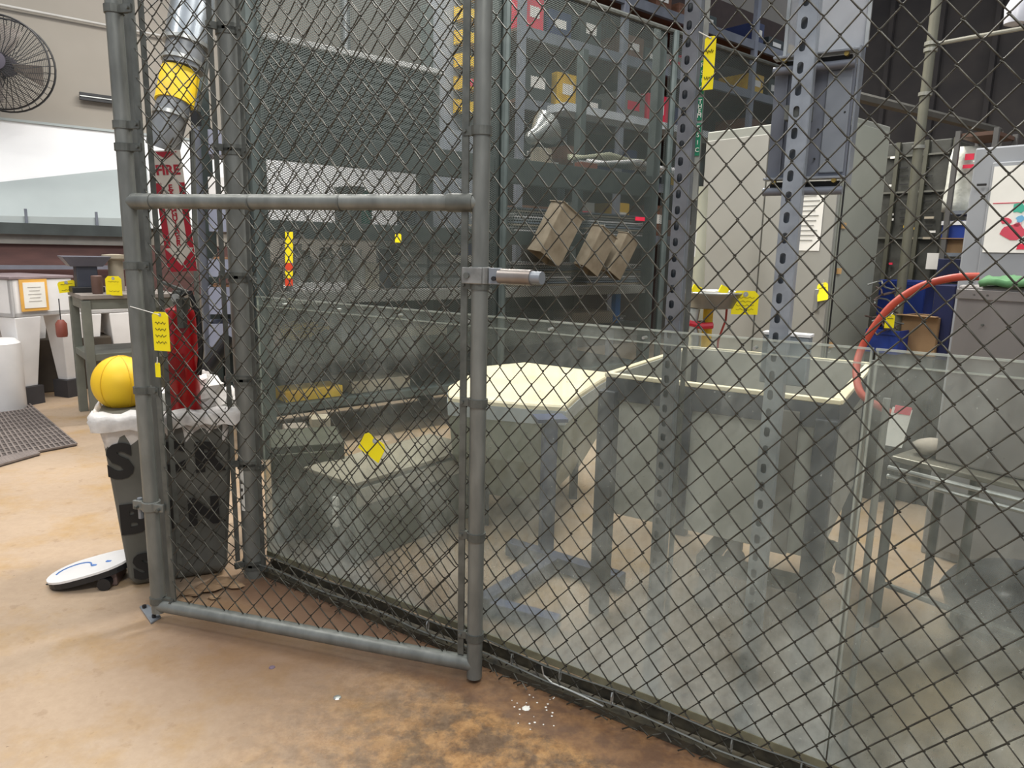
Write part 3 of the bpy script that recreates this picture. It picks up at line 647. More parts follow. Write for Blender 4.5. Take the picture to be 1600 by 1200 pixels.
MB().box(rpt((FT[0]+FT[3])/2, 2.6, 2.4), (FT[3]-FT[0], .04, 4.8), RZ).build('back_sheet', mat('brown_back', '#4a3a34', .8), fr)
cols = [(wood, 'brown'), (rackd, 'black'), (racks, 'grey-green'), (yellowd, 'yellow'), (mat('pale_box', '#85857f', .7), 'pale grey'), (rackd, 'black'), (pinkm, 'pinkish red'), (wood, 'brown'), (mat('navy3', '#27335c', .5), 'dark blue')]
pos = ('in the left bay', 'in the middle bay', 'in the right bay')
lvn = ('lowest', 'second', 'third', 'fourth', 'top')
for li, z in enumerate(zl):
    for i in range(3):
        t_ = FT[i]+.12; k = 0
        while t_ < FT[i+1]-.35 and k < 4:
            wd = random.uniform(.22, .42); hh = random.uniform(.14, .36); m_, cn_ = cols[(li*5+i*3+k*2) % 9]
            c = rpt(t_+wd/2, 1.95, z+.006)
            ordn = ('leftmost', 'second', 'third', 'fourth')[k]
            bt = thing('storage_box', '%s box, %s, %s far-rack shelf, %s' % (cn_, ordn, lvn[li], pos[i]), 'box', c, 'boxes in the far rack')
            MB().box(c+V(0, 0, hh/2), (wd, .5, hh), RZ).build('box_body', m_, bt, .005)
            MB().box(rpt(t_+wd/2, 1.695, z+.006+hh*.55), (wd*.5, .004, hh*.3), RZ).build('label', paper if cn_ != 'pale grey' else pinkm, bt)
            t_ += wd+random.uniform(.03, .15); k += 1
# pale far-rack beam strip behind the mesh right of the lamp
pb_ = struct(MB().box(rpt((rt(880, 190, 1.0)+rt(1190, 165, 1.0))/2, 1.1, hz_(1000, 190, 1.0)), (rt(1190, 165, 1)-rt(880, 190, 1.0), .25, .07), RZ).build('trim_1', mat('pale_strip', '#b9bec2', .4)))
# narrow rack of blue-grey trays beside post C
tk = thing('tray_rack', 'narrow upright rack of blue-grey trays behind the fence corner post', 'rack', at(338, 620, 4.0)*1); tk.location.z = 0
for (x_, m_) in ((316, greyplate), (372, greyplate)):
    p = at(x_, 400, 4.0); MB().box((p.x, p.y, 1.15), (.03, .04, 2.3), .6).build('upright', m_, tk)
    MB().box((p.x-.1, p.y+.25, 1.15), (.03, .04, 2.3), .6).build('upright', m_, tk)
for i, (ya, yb_) in enumerate(((205, 243), (278, 310), (325, 362), (405, 432), (448, 490), (505, 540))):
    p = at(343, (ya+yb_)/2, 4.0); z0 = at(343, yb_, 4.0).z; z1 = at(343, ya, 4.0).z
    tb_ = thing('stacking_tray', ['topmost blue-grey tray of the narrow rack', 'white tray second from the top of the narrow rack', 'blue-grey tray third from the top of the narrow rack', 'blue-grey tray fourth from the top of the narrow rack', 'large blue-grey tray fifth from the top, with orange contents', 'lowest blue-grey tray in the narrow rack'][i], 'tray', V(p.x, p.y+.1, z0), 'trays in the narrow rack')
    mb = MB(); m_ = white if i == 1 else trayb
    for (cx, cy, sx, sy) in ((0, -.13, .17, .008), (0, .13, .17, .008), (-.085, 0, .008, .26), (.085, 0, .008, .26)):
        r_ = Matrix.Rotation(.35, 3, 'Z') @ V(cx, cy, 0); mb.box((p.x+r_.x, p.y+.1+r_.y, (z0+z1)/2), (sx, sy, z1-z0), .35)
    mb.box((p.x, p.y+.1, z0+.004), (.17, .26, .008), .35); mb.build('tray_shell', m_, tb_)
    if i in (2, 4, 3): MB().box((p.x, p.y+.1, z1-.005), (.13, .2, .03), .35).build('contents', mat('orange_wood', '#c08a62', .7), tb_)
# ================================================================ EXHAUST DUCT upper left, with yellow band
ed = thing('exhaust_duct', 'bright sheet-metal duct pipe with a yellow label band, upper left behind the gate', 'duct', at(270, 200, 3.3))
pts = [at(310, -120, 3.5), at(302, 10, 3.45), at(292, 70, 3.4), at(278, 130, 3.35), at(266, 180, 3.3), at(258, 226, 3.3)]
tubeobj('upper_section', pts[:3], .095, duct, ed, 24)
tubeobj('middle_section', [pts[2], at(286, 108, 3.38)], .086, ductd, ed, 24)
tubeobj('yellow_band', [at(282, 114, 3.38), at(272, 163, 3.33)], .081, yellowd if False else mat('band_yellow', '#f0d414', .5, 0, '#d8b020', 8), ed, 24)
tubeobj('lower_section', [at(273, 158, 3.33), at(264, 190, 3.3), at(254, 232, 3.3)], .070, ductd, ed, 24)
for q_ in ((292, 70, 3.4, .1), (286, 98, 3.38, .091), (266, 180, 3.3, .074)):
    p = at(q_[0], q_[1], q_[2]); d_ = (pts[0]-pts[5]).normalized(); tubeobj('seam_ring', [p-d_*.008, p+d_*.008], q_[3], alum, ed, 24)
tubeobj('side_rod', [at(333, 60, 3.4), at(305, 200, 3.35)], .008, galvd, ed, 8)
MB().box(at(306, 185, 3.32), (.03, .04, .06)).build('damper_box', black, ed)
# stand column behind the sign so that the duct reaches something
cl = tubeobj('support_pipe', [XY(at(300, 500, 3.35), 0), at(300, 205, 3.35)], .012, galvd, ed, 8)
# ================================================================ BINS
bl = on(168, 905); b1 = on(203, 920); b2 = on(356, 897)
zt = .64
d1 = (XY(b2, 0)-XY(b1, 0)).normalized(); n1 = Vector((-d1.y, d1.x, 0))
tb = thing('trash_can', 'tall narrow grey trash can with hand-painted black letters and white liner', 'trash can', XY((b1+b2)/2+n1*.14, 0))
bw = (XY(b2, 0)-XY(b1, 0)).length; bd = .27
def bring(z, g):
    c = XY((b1+b2)/2+n1*bd/2, z); w2, d2_ = bw/2+g, bd/2+g
    return [c-d1*w2-n1*d2_, c+d1*w2-n1*d2_, c+d1*w2+n1*d2_, c-d1*w2+n1*d2_]
tz = vpl(175, 655, b1, b2).z
MB().loft([bring(0.002, -.02), bring(.03, 0), bring(tz, .045)]).build('can_body', binm, tb, .012)
MB().loft([bring(tz-.02, .055), bring(tz+.02, .058)]).build('rim', binm, tb, .006)
# painted letters: on the narrow side and the long side
side = (XY(b1, 0)-XY(bring(0, 0)[3], 0)).normalized()
sl = .065/tz
for (txt, s, z, sz_) in (('S', .10, tz-.15, .17), ('B', .13, tz-.37, .15), ('S', .16, tz-.56, .13), ('C', .48, tz-.15, .15), ('R', .80, tz-.16, .15), ('I', .45, tz-.37, .14), ('N', .76, tz-.37, .14)):
    a_ = bring(z, .045*z/tz); c = a_[0].lerp(a_[1], s)-n1*.004
    text('painted_letter', txt, sz_, c, facing(d1, Vector((-n1.x*sl, -n1.y*sl, 1))), ink, tb, .001, bold=.008)
# liner: crumpled skirt over the rim
rings = []
N_ = 64
def rimpt(s, g, z):
    r_ = bring(z, g); k = int(s*4) % 4; f_ = s*4-int(s*4); return r_[k].lerp(r_[(k+1) % 4], f_)
for (g, z) in ((.035, tz-.10), (.05, tz-.01), (.062, tz+.035), (.078, tz+.01), (.07, tz-.03)):
    rings.append([rimpt(i/N_, g+random.uniform(-.006, .006), z+random.uniform(-.008, .008)) for i in range(N_)])
lo = MB().loft(rings, False).build('bin_liner', liner, None, smooth=True); tagp(lo, 'crumpled white plastic liner folded over the trash can rim', 'bin liner')
fillc = MB().loft([bring(tz-.16, .0), bring(tz-.06, .025)]).build('rubbish', mat('dark_rubbish', '#3a3833', .9, 0, '#242320', 14, .5), tb); fillc['kind'] = 'stuff'
# ball
bc = on(192, 600, tz+.11); bc = vpl(190, 598, b1+n1*.14, b2+n1*.14); 
rr = 43/FPX*bc.y
ball = thing('yellow_ball', 'round yellow ribbed rubber ball resting on the lined trash can', 'ball', bc)
smooth_by_angle(MB().lathe(bc, [(rr*math.sin(math.pi*k/24)+1e-4, -rr*math.cos(math.pi*k/24)) for k in range(25)], 40).build('ball_body', ballm, ball))
for k in range(3):
    a_ = math.pi*k/3+.3; MB().tube([bc+V(math.cos(a_)*math.cos(b_), math.sin(a_)*math.cos(b_), math.sin(b_))*rr for b_ in [2*math.pi*j/40 for j in range(41)]], .0022, 5).build('rib', yellowd, ball)
MB().lathe(bc-V(0, 0, rr+.05), [(.03, 0), (.05, .02), (.045, .055)], 16).build('base_cup', liner, ball)
# dark tube and white bag on the can
cA = bring(tz, 0)[1].lerp(bring(tz, 0)[2], .4)-d1*.12
vt = tubeobj('vacuum_tube', [cA+V(-.10, 0, -.1), at(340, 548, (cA.y+.1))+V(.03, .05, .05)], .028, black, None); tagp(vt, 'black tube leaning out of the trash can beside the fence post', 'tube')
q = bring(tz, .02)[1]-d1*.08+n1*.1
vv = []
me_b = MB()
rg = []
for k in range(9):
    ph = math.pi*k/8; rg.append([q+V(0, 0, .06)+V(math.cos(2*math.pi*j/14)*.09*math.sin(ph)*(1+random.uniform(-.25, .25)), math.sin(2*math.pi*j/14)*.08*math.sin(ph)*(1+random.uniform(-.25, .25)), -.08*math.cos(ph)+random.uniform(-.012, .012)) for j in range(14)])
wbg = me_b.loft(rg).build('crumpled_bag', liner); tagp(wbg, 'crumpled white plastic bag stuffed in the right end of the trash can', 'bag')
# dark box right of the can, behind fence corner
p = on(330, 880)
# skateboard-like white board leaning
s0 = on(76, 908, .0); s1 = on(196, 872, .06)
sb = thing('skateboard', 'white board with blue markings lying tilted against the trash can foot', 'skateboard', s0)
A_ = on(76, 905, .02); B_ = vpl(205, 868, b1-n1*.05, b1-n1*.05+d1); B_ = on(210, 868, .09)
dd = (B_-A_).normalized(); nd = dd.cross(V(0, 0, 1)).normalized(); upn = nd.cross(dd).normalized()
Lb = (B_-A_).length
for nm, off, m_, sc_ in (('deck', 0, white, 1), ('grip_underside', -.022, black, .985)):
    pol = []
    for k in range(28):
        a_ = 2*math.pi*k/28; cx = math.copysign(abs(math.cos(a_))**.7, math.cos(a_)); pol.append((cx*Lb/2*sc_, math.sin(a_)*.095*sc_))
    c = (A_+B_)/2; th = .008 if nm == 'deck' else .020
    lo_ = [c+dd*x+nd*y+upn*off for x, y in pol]; hi = [p_+upn*th for p_ in lo_]
    MB().loft([lo_, hi]).build(nm, m_, sb)
blue_i = mat('blue_marker', '#5a86c8', .6)
MB().tube([A_.lerp(B_, .30)+nd*(.05*math.cos(b_))+dd*(.06*math.sin(b_))+upn*.009 for b_ in [1.6+j*.35 for j in range(10)]], .003, 4).build('blue_mark', blue_i, sb)
for s in (.55, .72): MB().box(A_.lerp(B_, s)+upn*.009+nd*.01, (.02, .012, .002)).build('blue_mark', blue_i, sb)
tr = MB().box(A_.lerp(B_, .72)-upn*.045, (.05, .12, .05), math.atan2(dd.y, dd.x)).build('truck', mat('truck_brown', '#6d5a55', .5), sb, .006)
for s in (-1, 1):
    c = A_.lerp(B_, .72)+nd*s*.075-V(0, 0, .05); c.z = max(c.z, .024)
    MB().tube([c-nd*.018, c+nd*.018], .023, 14).build('wheel', black, sb)
# ================================================================ FENCE
GA = on(250, 968); GB = on(741, 1064); FPO = on(263, 938)
gd = (XY(GB, 0)-XY(GA, 0)).normalized(); gn = Vector((-gd.y, gd.x, 0))
HP = .0782; WP = .0343
def chain(A_, d_, n_, length, z0, z1, m_, name, parent, r=.0019, phase=0):
    mb = MB(); cols = int(length/WP); dep = .0035
    for i in range(cols):
        xa = i*WP; xb = xa+WP; pts_ = []
        z = z0; k = i % 2
        hh = HP/2
        while z < z1:
            (xs, xe) = (xa, xb) if k % 2 == 0 else (xb, xa)
            sgn = 1 if xs < xe else -1       # rising rightwards: behind; rising leftwards: in front
            o_ = dep if sgn > 0 else -dep
            e = .12
            for f_ in (e, 1-e):
                pts_.append(A_+d_*(xs+(xe-xs)*f_ + (xe-xs)*(.5-f_)*-.02)+n_*o_+V(0, 0, z+hh*f_))
            # hook at the turn reaches a little beyond the column line
            pts_.append(A_+d_*(xe+math.copysign(.0022, xe-xs))+V(0, 0, z+hh))
            z += hh; k += 1
        jit = random.uniform(-.0015, .0015)
        mb.tube([p_+d_*jit for p_ in pts_], r, 4, cap=True)
    o = mb.build(name, m_, parent); o['kind'] = 'stuff'; 
    for p_ in o.data.polygons: p_.use_smooth = True
    return o
FL = 2.95
fence = thing('chain_link_fence', 'long chain-link fence running from the corner post to the right edge', 'fence', FA)
chain(FA+FD*.09, FD, FN, FL-.04, .035, 2.5, wire, 'chain_mesh', fence)
cp = FA+FD*.035
tubeobj('corner_post', [XY(cp, 0), XY(cp, 2.6)], .039, galv, fence, 24)
tubeobj('end_post', [XY(FA+FD*(FL+.1), 0), XY(FA+FD*(FL+.1), 2.6)], .03, galv, fence, 20)
tubeobj('top_rail', [XY(cp, 2.55), XY(FA+FD*(FL+.1), 2.55)], .021, galv, fence, 16)
MB().box(XY(FA+FD*.097-FN*.006, 1.3), (.018, .006, 2.5), math.atan2(FD.y, FD.x)).build('tension_bar', galvd, fence)
bands = [.12, .42, .72, 1.0, 1.27, 1.56, 1.78, 2.05]
bands = [vpl(370, y, cp, cp+FD).z for y in (48, 238, 435, 592, 720, 870)]
def band(c, toward, z, parent, r, ext, nm='tension_band'):
    mb = MB(); mb.tube([XY(c, z-.011), XY(c, z+.011)], r+.004, 20); b_ = XY(c, z)+toward*(r+ext/2)
    mb.box(b_, (ext, .014, .022), math.atan2(toward.y, toward.x)); bo = MB().tube([b_+toward*ext*.3-V(-toward.y, toward.x, 0)*.014, b_+toward*ext*.3+V(-toward.y, toward.x, 0)*.014], .005, 6)
    o = mb.build(nm, galvd, parent); bo.build('bolt', galvd, o); return o
AC = (XY(FPO, 0)-cp).normalized()
for z in bands:
    band(cp, FD, z, fence, .039, .035); band(cp, AC, z+.012, fence, .039, .035)
# bottom tension wire, hog rings, floor channel
for zz, r_, m_ in ((.055, .0025, galv), (.10, .0022, galvd)):
    pts_ = [XY(FA+FD*(.06+FL*k/30)-FN*.008, zz+.006*math.sin(k*1.3)) for k in range(31)]; tubeobj('bottom_wire', pts_, r_, m_, fence, 5)
for k in range(14):
    c = XY(FA+FD*(.9+k*.16)-FN*.006, .075+.01*(k % 2)); MB().tube([c+V(0, 0, 0)+FN*.006*math.cos(b_)+V(0, 0, .018*math.sin(b_)) for b_ in [j*.9 for j in range(8)]], .0022, 5).build('wire_tie', alum if k % 4 == 0 else galv, fence)
ch = MB(); ch.box(XY(FA+FD*(FL/2+.05)+FN*.03, .012), (FL, .04, .022), math.atan2(FD.y, FD.x)); ch.box(XY(FA+FD*(FL/2+.05)+FN*.065, .03), (FL, .006, .035), math.atan2(FD.y, FD.x))
wm = MB()
for k in range(110):
    s_ = .1+(FL-.2)*k/110+random.uniform(-.01, .01); c = XY(FA+FD*s_-FN*random.uniform(.0, .03), random.uniform(.005, .03)); a_ = random.uniform(-.8, .8)
    wm.tube([c, c+FD*.02*math.cos(a_)+V(0, 0, .015), c+FD*.045*math.cos(a_)-FN*.012*math.sin(a_*3)+V(0, 0, random.uniform(.0, .02))], .0021, 4)
wo = wm.build('wire_ends', wire, fence); wo['kind'] = 'stuff'
gg = ch.build('floor_channel', mat('dirty_channel', '#57503f', .7, .1, '#2a2823', 26, .2, amount=.6), None); tagp(gg, 'dirty dark steel floor channel along the foot of the fence', 'channel')
fw = [fpt(x_, y_)-FN*.012 for x_, y_ in ((850, 1038), (853, 1052), (866, 1064), (900, 1078), (930, 1092), (946, 1100))]
o = tubeobj('loose_wire', fw, .0024, alum, None, 6); tagp(o, 'loose bright wire woven through the fence foot right of the gate', 'wire')
# pale hem strip at acrylic foot
hs = MB().box(XY(FA+FD*(FL*.5+.05)+FN*.052, .075), (FL, .01, .022), math.atan2(FD.y, FD.x)).build('foot_strip', mat('worn_hem', '#8e8a70', .6, 0, '#55513f', 14, amount=.9), gg)
# side panel between fixed post and corner
sd = thing('short_fence_panel', 'short chain-link return panel between corner post and gate post', 'fence panel', XY(FPO, 0))
SP = XY(FPO, 0); acd = (cp-SP).normalized(); acl = (cp-SP).length
tubeobj('gate_post', [SP, XY(SP, 2.6)], .026, galv, sd, 24)
chain(SP+acd*.04, acd, Vector((-acd.y, acd.x, 0)), acl-.10, .05, 2.5, wire, 'chain_mesh', sd)
MB().box(XY(SP+acd*.045, 1.3), (.016, .006, 2.45), math.atan2(acd.y, acd.x)).build('tension_bar', galvd, sd)
MB().box(XY(cp-acd*.062, 1.3), (.016, .006, 2.45), math.atan2(acd.y, acd.x)).build('tension_bar', galvd, sd)
# base plate of the post
bp_ = on(240, 958); mbp = [on(218, 950), on(232, 947), on(252, 966), on(236, 976)]
arr = mbp if sum(mbp[i].x*mbp[(i+1) % 4].y-mbp[(i+1) % 4].x*mbp[i].y for i in range(4)) > 0 else mbp[::-1]
bpl = MB().prism([(p_.x, p_.y) for p_ in arr], 0, .008).build('base_plate', lipm, sd, .002)
for q_ in ((226, 953), (241, 968)):
    p_ = on(*q_); MB().tube([XY(p_, .006), XY(p_, .018)], .007, 6).build('anchor_bolt', black, bpl)
# ---------------------------------------------------------------- GATE
gt = thing('chain_link_gate', 'tubular chain-link gate leaf with a mid rail, standing ajar in front of the fence', 'gate', XY(GA, 0))
GL = (XY(GB, 0)-XY(GA, 0)).length
g0 = XY(GA, 0); g1 = XY(GB, 0)
tubeobj('hinge_stile', [XY(g0, .03), XY(g0, 2.55)], .023, galv, gt, 24)
tubeobj('latch_stile', [XY(g1, .015), XY(g1, 2.55)], .0225, galv, gt, 24)
zr = vpl(740, 317, g0, g1).z; zb_ = .055
tubeobj('mid_rail', [XY(g0, zr), XY(g1, zr)], .0215, galv, gt, 24)
tubeobj('bottom_rail', [XY(g0, zb_), XY(g1, zb_)], .0225, galv, gt, 24)
tubeobj('top_rail', [XY(g0, 2.53), XY(g1, 2.53)], .0225, galv, gt, 24)
for s in (.02, GL-.09): tubeobj('rail_sleeve', [XY(g0+gd*s, zr), XY(g0+gd*(s+.07), zr)], .024, galvd if s > .5 else galv, gt, 24)
for px in (392, 532): p_ = vpl(px, 317, g0, g1); tubeobj('rail_clip', [p_-gd*.003, p_+gd*.003], .0235, galvd, gt, 16)
chain(XY(g0+gd*.062+gn*.0, 0), gd, gn, GL-.115, .075, 2.5, wire, 'chain_mesh', gt)
MB().box(XY(g0+gd*.062, 1.28), (.018, .006, 2.4), math.atan2(gd.y, gd.x)).build('tension_bar', galvd, gt)
MB().box(XY(g1-gd*.043, 1.28), (.018, .008, 2.4), math.atan2(gd.y, gd.x)).build('tension_bar', galvd, gt)
for y in (12, 195, 230, 415, 608, 930): band(g0, gd, vpl(215, y, g0, g1).z, gt, .023, .042)
for y in (205, 425+20, 628, 836, 992): band(g1, -gd, vpl(735, y, g0, g1).z, gt, .0225, .026)
# hinge clamp, lower left
zc = vpl(240, 790, g0, g1).z
hc = MB(); hc.tube([XY(g0, zc-.015), XY(g0, zc+.015)], .029, 20); hc.box(XY(g0-gd*.035-gn*.01, zc), (.05, .012, .03), math.atan2(gd.y, gd.x)); hc.box(XY(g0+gd*.03-gn*.012, zc), (.06, .01, .026), math.atan2(gd.y, gd.x))
ho = hc.build('hinge_clamp', galv, gt, .002)
MB().tube([XY(g0-gd*.045, zc-.05), XY(g0-gd*.045, zc+.02)], .008, 10).build('hinge_pin', lipm, ho)
for s in (-.04, .045): c = XY(g0+gd*s-gn*.014, zc-.004); MB().tube([c, c-gn*.014], .006, 6).build('bolt', galvd, ho)
# latch clamp on the right stile
zl_ = vpl(740, 430, g0, g1).z; GZ = math.atan2(gd.y, gd.x)
lc = MB(); lc.tube([XY(g1, zl_-.022), XY(g1, zl_+.022)], .029, 20); lc.box(XY(g1-gd*.012-gn*.028, zl_), (.055, .008, .042), GZ)
lo_ = lc.build('latch_clamp', mat('worn_zinc', '#9a9a97', .4, .4, '#6e6e6b', 20), gt, .002)
c = XY(g1-gd*.025-gn*.032, zl_); MB().tube([c, c-gn*.008], .008, 8).build('bolt', galvd, lo_)
lk = thing('latch_bracket', 'zinc latch bracket with a short pipe stub right of the gate stile', 'latch', XY(g1+gd*.04, zl_))
e = FD; c = XY(g1+gd*.046-gn*.01, zl_); MB().box(c, (.032, .02, .042), GZ).build('fork_plate', lipm, lk, .002)
c2 = c-gn*.012; MB().tube([c2+V(0, 0, -.006), c2-gn*.008+V(0, 0, -.006)], .006, 8).build('bolt', black, lk)
sp0 = c+gd*.012; sp1 = sp0+FD*.095+FN*.005; tubeobj('pipe_stub', [sp0, sp1], .020, mat('worn_pipe', '#8d8782', .35, .5, '#77695f', 12), lk, 18)
tubeobj('stub_sleeve', [sp1-FD*.005, sp1+FD*.03], .0165, lipm, lk, 18)
# yellow tag on gate
tc_ = vpl(252, 518, g0-gn*.032, g1-gn*.032); card('yellow tag with handwriting hanging on the gate hinge stile', tc_, gd, V(-.02, 0, 1), .058, .118, 4, XY(g0-gn*.024, tc_.z+.07))
# debris inside the corner (rocks/dust clumps)
cl_ = thing('concrete_rubble', 'pale broken concrete lumps on the floor behind the gate foot', 'rubble', on(345, 915))
for (x, y, r_) in ((300, 930, .03), (325, 922, .035), (346, 914, .04), (290, 940, .02), (368, 918, .025), (335, 935, .015)):
    c = on(x, y); rg = []
    for k in range(5):
        ph = math.pi*(k+.3)/5; rg.append([c+V(math.cos(j*.9)*r_*1.4*math.sin(ph)*random.uniform(.8, 1.2), math.sin(j*.9)*r_*math.sin(ph)*random.uniform(.8, 1.2), max(0, r_*.35*(1-math.cos(ph)))) for j in range(7)])
    MB().loft(rg).build('lump', mat('rubble_tan', '#9a7f62', .9, 0, '#7a6048', 20, .5), cl_)
# ================================================================ CLEAR GUARD PANELS
ZA = vpl(1400, 556, FA+FN*.05, FA+FN*.05+FD).z
sA = fs(1352, 620); off = .052
def sheet(label, s0, s1):
    a_ = FA+FD*s0+FN*off; b_ = FA+FD*s1+FN*off; c = (a_+b_)/2
    t = thing('clear_guard_panel', label, 'guard panel', XY(c, 0))
    MB().box(XY(c, (ZA+.06)/2+.01), (s1-s0, .005, ZA-.06), math.atan2(FD.y, FD.x)).build('plastic_sheet', acr, t)
    MB().box(XY(c, ZA+.010), (s1-s0, .012, .004), math.atan2(FD.y, FD.x)).build('top_edge', edgem, t)
    MB().box(XY(c, ZA-.022), (s1-s0, .008, .003), math.atan2(FD.y, FD.x)).build('cover_strip', edgem, t)
    for s_ in (s0+.004, s1-.004): MB().box(XY(FA+FD*s_+FN*off, (ZA+.06)/2), (.004, .006, ZA-.04), math.atan2(FD.y, FD.x)).build('side_edge', edgem, t)
    k = s0+.15
    while k < s1: MB().tube([XY(FA+FD*k+FN*(off-.01), ZA-.01), XY(FA+FD*k+FN*(off+.01), ZA-.01)], .004, 8).build('clip', alum, t); k += .27
    return t
sheet('long scratched hazy clear panel behind the fence, from corner post to tub', .05, sA)
sheet('right-hand scratched hazy clear panel behind the fence, by the steel box', sA+.004, FL+.06)
# ================================================================ SLOTTED STRUTS
def strut(label, px_top, px_bot, off, w_, fl_, slot, m_, md, pitch_, rz, z1=2.5):
    p_ = vpl(px_bot[0], px_bot[1], FA+FN*off, FA+FN*off+FD); c = XY(p_, 0)
    t = thing('slotted_strut', label, 'strut', c)
    ex = Vector((math.cos(rz), math.sin(rz), 0)); ey = Vector((-ex.y, ex.x, 0))
    # slotted web with real oval holes, thickened by a solidify modifier
    mb = MB(); z = .02; hw = w_/2; sx_ = -w_*.14; ra = slot/2; hl = pitch_*.27-ra; M_ = 20
    while z+pitch_ < z1:
        zc_ = z+pitch_/2; hh_ = pitch_/2; angs = sorted([2*math.pi*k/M_ for k in range(M_)]+[math.atan2(b_*hh_, a_*hw-sx_) % (2*math.pi) for a_ in (-1, 1) for b_ in (-1, 1)])
        inn = []; outr = []
        for a_ in angs:
            ca, sa = math.cos(a_), math.sin(a_)
            inn.append(c+ex*(sx_+ra*ca)+V(0, 0, zc_+ra*sa+(hl if sa > 1e-6 else -hl if sa < -1e-6 else 0)))
            tx = ((hw-sx_)/ca if ca > 1e-9 else (-hw-sx_)/ca if ca < -1e-9 else 1e9); ty = hh_/abs(sa) if abs(sa) > 1e-9 else 1e9; t_ = min(tx, ty)
            outr.append(c+ex*(sx_+t_*ca)+V(0, 0, zc_+t_*sa))
        n_ = len(angs); mb.add(inn+outr, [(i, (i+1) % n_, (i+1) % n_+n_, i+n_) for i in range(n_)]); z += pitch_
    ob_ = mb.build('slotted_web', m_, t); so_ = ob_.modifiers.new('thick', 'SOLIDIFY'); so_.thickness = .0025
    MB().box(XY(c+ey*(fl_-.002), z1/2), (w_-.004, .002, z1), rz).build('back_web', ink if slot > 0.0135 else md, t)
    # corner rounding of the slots
    for s_ in (-1, 1):
        q_ = c+ex*s_*w_/2+ey*fl_/2; MB().box(XY(q_, z1/2), (.0025, fl_, z1), rz).build('flange', md, t)
        q_ = c+ex*s_*(w_/2-.004)+ey*fl_; MB().box(XY(q_, z1/2), (.008, .0025, z1), rz).build('lip', md, t)
    MB().box(XY(c+ey*(fl_/2), .006), (w_+.03, fl_+.04, .01), rz).build('foot_plate', md, t)
    return t, c, ex, ey
st1, c1, e1, f1 = strut('slotted steel strut standing left, with the green label strip', 0, (1047, 560), .085, .035, .028, .0125, strutd, strutm, .0375, math.radians(-30))
st2, c2, e2, f2 = strut('lighter slotted steel strut standing right, carrying the grey plate', 0, (1213, 560), .085, .040, .026, .013, strutm, mat('strut_pale', '#a7adb3', .4, .4), .0445, math.radians(-33))
# green label strip and long tag on the first strut
gl = thing('label_strip', 'vertical green and white lettered strip on the left strut', 'label', XY(c1+e1*.045, 1.9))
q_ = vpl(1096, 150, FA+FN*.10, FA+FN*.10+FD)
MB().box(XY(q_, 1.95), (.012, .003, 1.15), math.atan2(FD.y, FD.x)).build('backing', mat('strip_grey', '#8f918b', .5), gl)
for k, (ya, yb_) in enumerate(((95, 150), (152, 190), (192, 245))):
    za = vpl(1090, ya, FA+FN*.1, FA+FN*.1+FD).z; zb2 = vpl(1090, yb_, FA+FN*.1, FA+FN*.1+FD).z
    MB().box(XY(q_-FN*.003, (za+zb2)/2), (.011, .002, za-zb2-.004), math.atan2(FD.y, FD.x)).build('green_field', greenp, gl)
    for j in range(4):
        zz = za-.012-(za-zb2-.02)*j/3.4; text('letter', 'THEM'[j] if k == 1 else 'RSIC'[j], .014, XY(q_-FN*.0055, zz), facing(V(0, 0, -1), -FD*-1) if False else facing(FD), paper, gl, .0005)
MB().box(XY(q_+FN*.006, .9), (.010, .010, 1.3), math.atan2(FD.y, FD.x)).build('strip_carrier', galvd, gl)
q_ = vpl(1108, 99, FA+FN*.09, FA+FN*.09+FD); card('long narrow yellow tag hanging from the top of the left strut', q_, FD, V(.02, 0, 1), .026, .115, 2, XY(c1+e1*.018, q_.z+.07))
# grey plate (folded lips) on second strut
GP = .085+.055
def gp(px, py): return vpl(px, py, FA+FN*GP, FA+FN*GP+FD)
g_tl = gp(1208, 92); g_br = gp(1322, 292); FZ = math.atan2(FD.y, FD.x)
zt2 = gp(1270, 96).z; zb2 = gp(1255, 290).z
xa = (gp(1205, 200)-FA).dot(FD); xb = (gp(1330, 190)-FA).dot(FD); xc = (xa+xb)/2
def fp(s, o_, z): return XY(FA+FD*s+FN*o_, z)
pl = thing('grey_mounting_plate', 'blue-grey sheet-metal box plate with folded slotted lips, bolted behind the right strut', 'plate', fp(xc, GP, zb2))
MB().box(fp(xc, GP, (zt2+zb2)/2), (xb-xa, .008, zt2-zb2-.03), FZ).build('plate', greyplate, pl, .001)
MB().box(fp(xa+.028, GP-.006, (zt2+zb2)/2), (.004, .006, zt2-zb2-.05), FZ).build('crease', greyplate, pl)
MB().box(fp(xb-.03, GP-.006, (zt2+zb2)/2), (.05, .006, zt2-zb2-.05), FZ).build('raised_panel', lipm, pl, .002)
MB().box(fp(xb+.004, GP+.02, (zt2+zb2)/2+.01), (.004, .05, zt2-zb2+.02), FZ).build('side_flange', lipm, pl)
for z, nm in ((zt2-.004, 'top_lip'), (zb2, 'bottom_lip')):
    MB().box(fp(xc, GP-.012, z+.014), (xb-xa+.004, .03, .005), FZ).build(nm, lipm, pl, .001)
    MB().box(fp(xc, GP-.002, z), (xb-xa-.02, .012, .016), FZ).build('slot_shadow_gap', ink, pl)
    smooth_by_angle(MB().tube([fp(xa, GP-.022, z-.014), fp(xb, GP-.022, z-.014)], .009, 12).build('rolled_edge', greyplate, pl))
    for s_ in (xa+.02, xb-.02): MB().tube([fp(s_, GP-.02, z+.008), fp(s_, GP-.008, z+.008)], .005, 8).build('screw', mat('brass', '#b79c55', .35, .7), pl)
for (x_, y_) in ((1320, 175), (1278, 202), (1272, 248)): p_ = vpl(x_, y_, FA+FN*(GP-.010), FA+FN*(GP-.010)+FD); MB().tube([p_, p_+FN*.004], .0022, 8).build('hole', ink, pl)
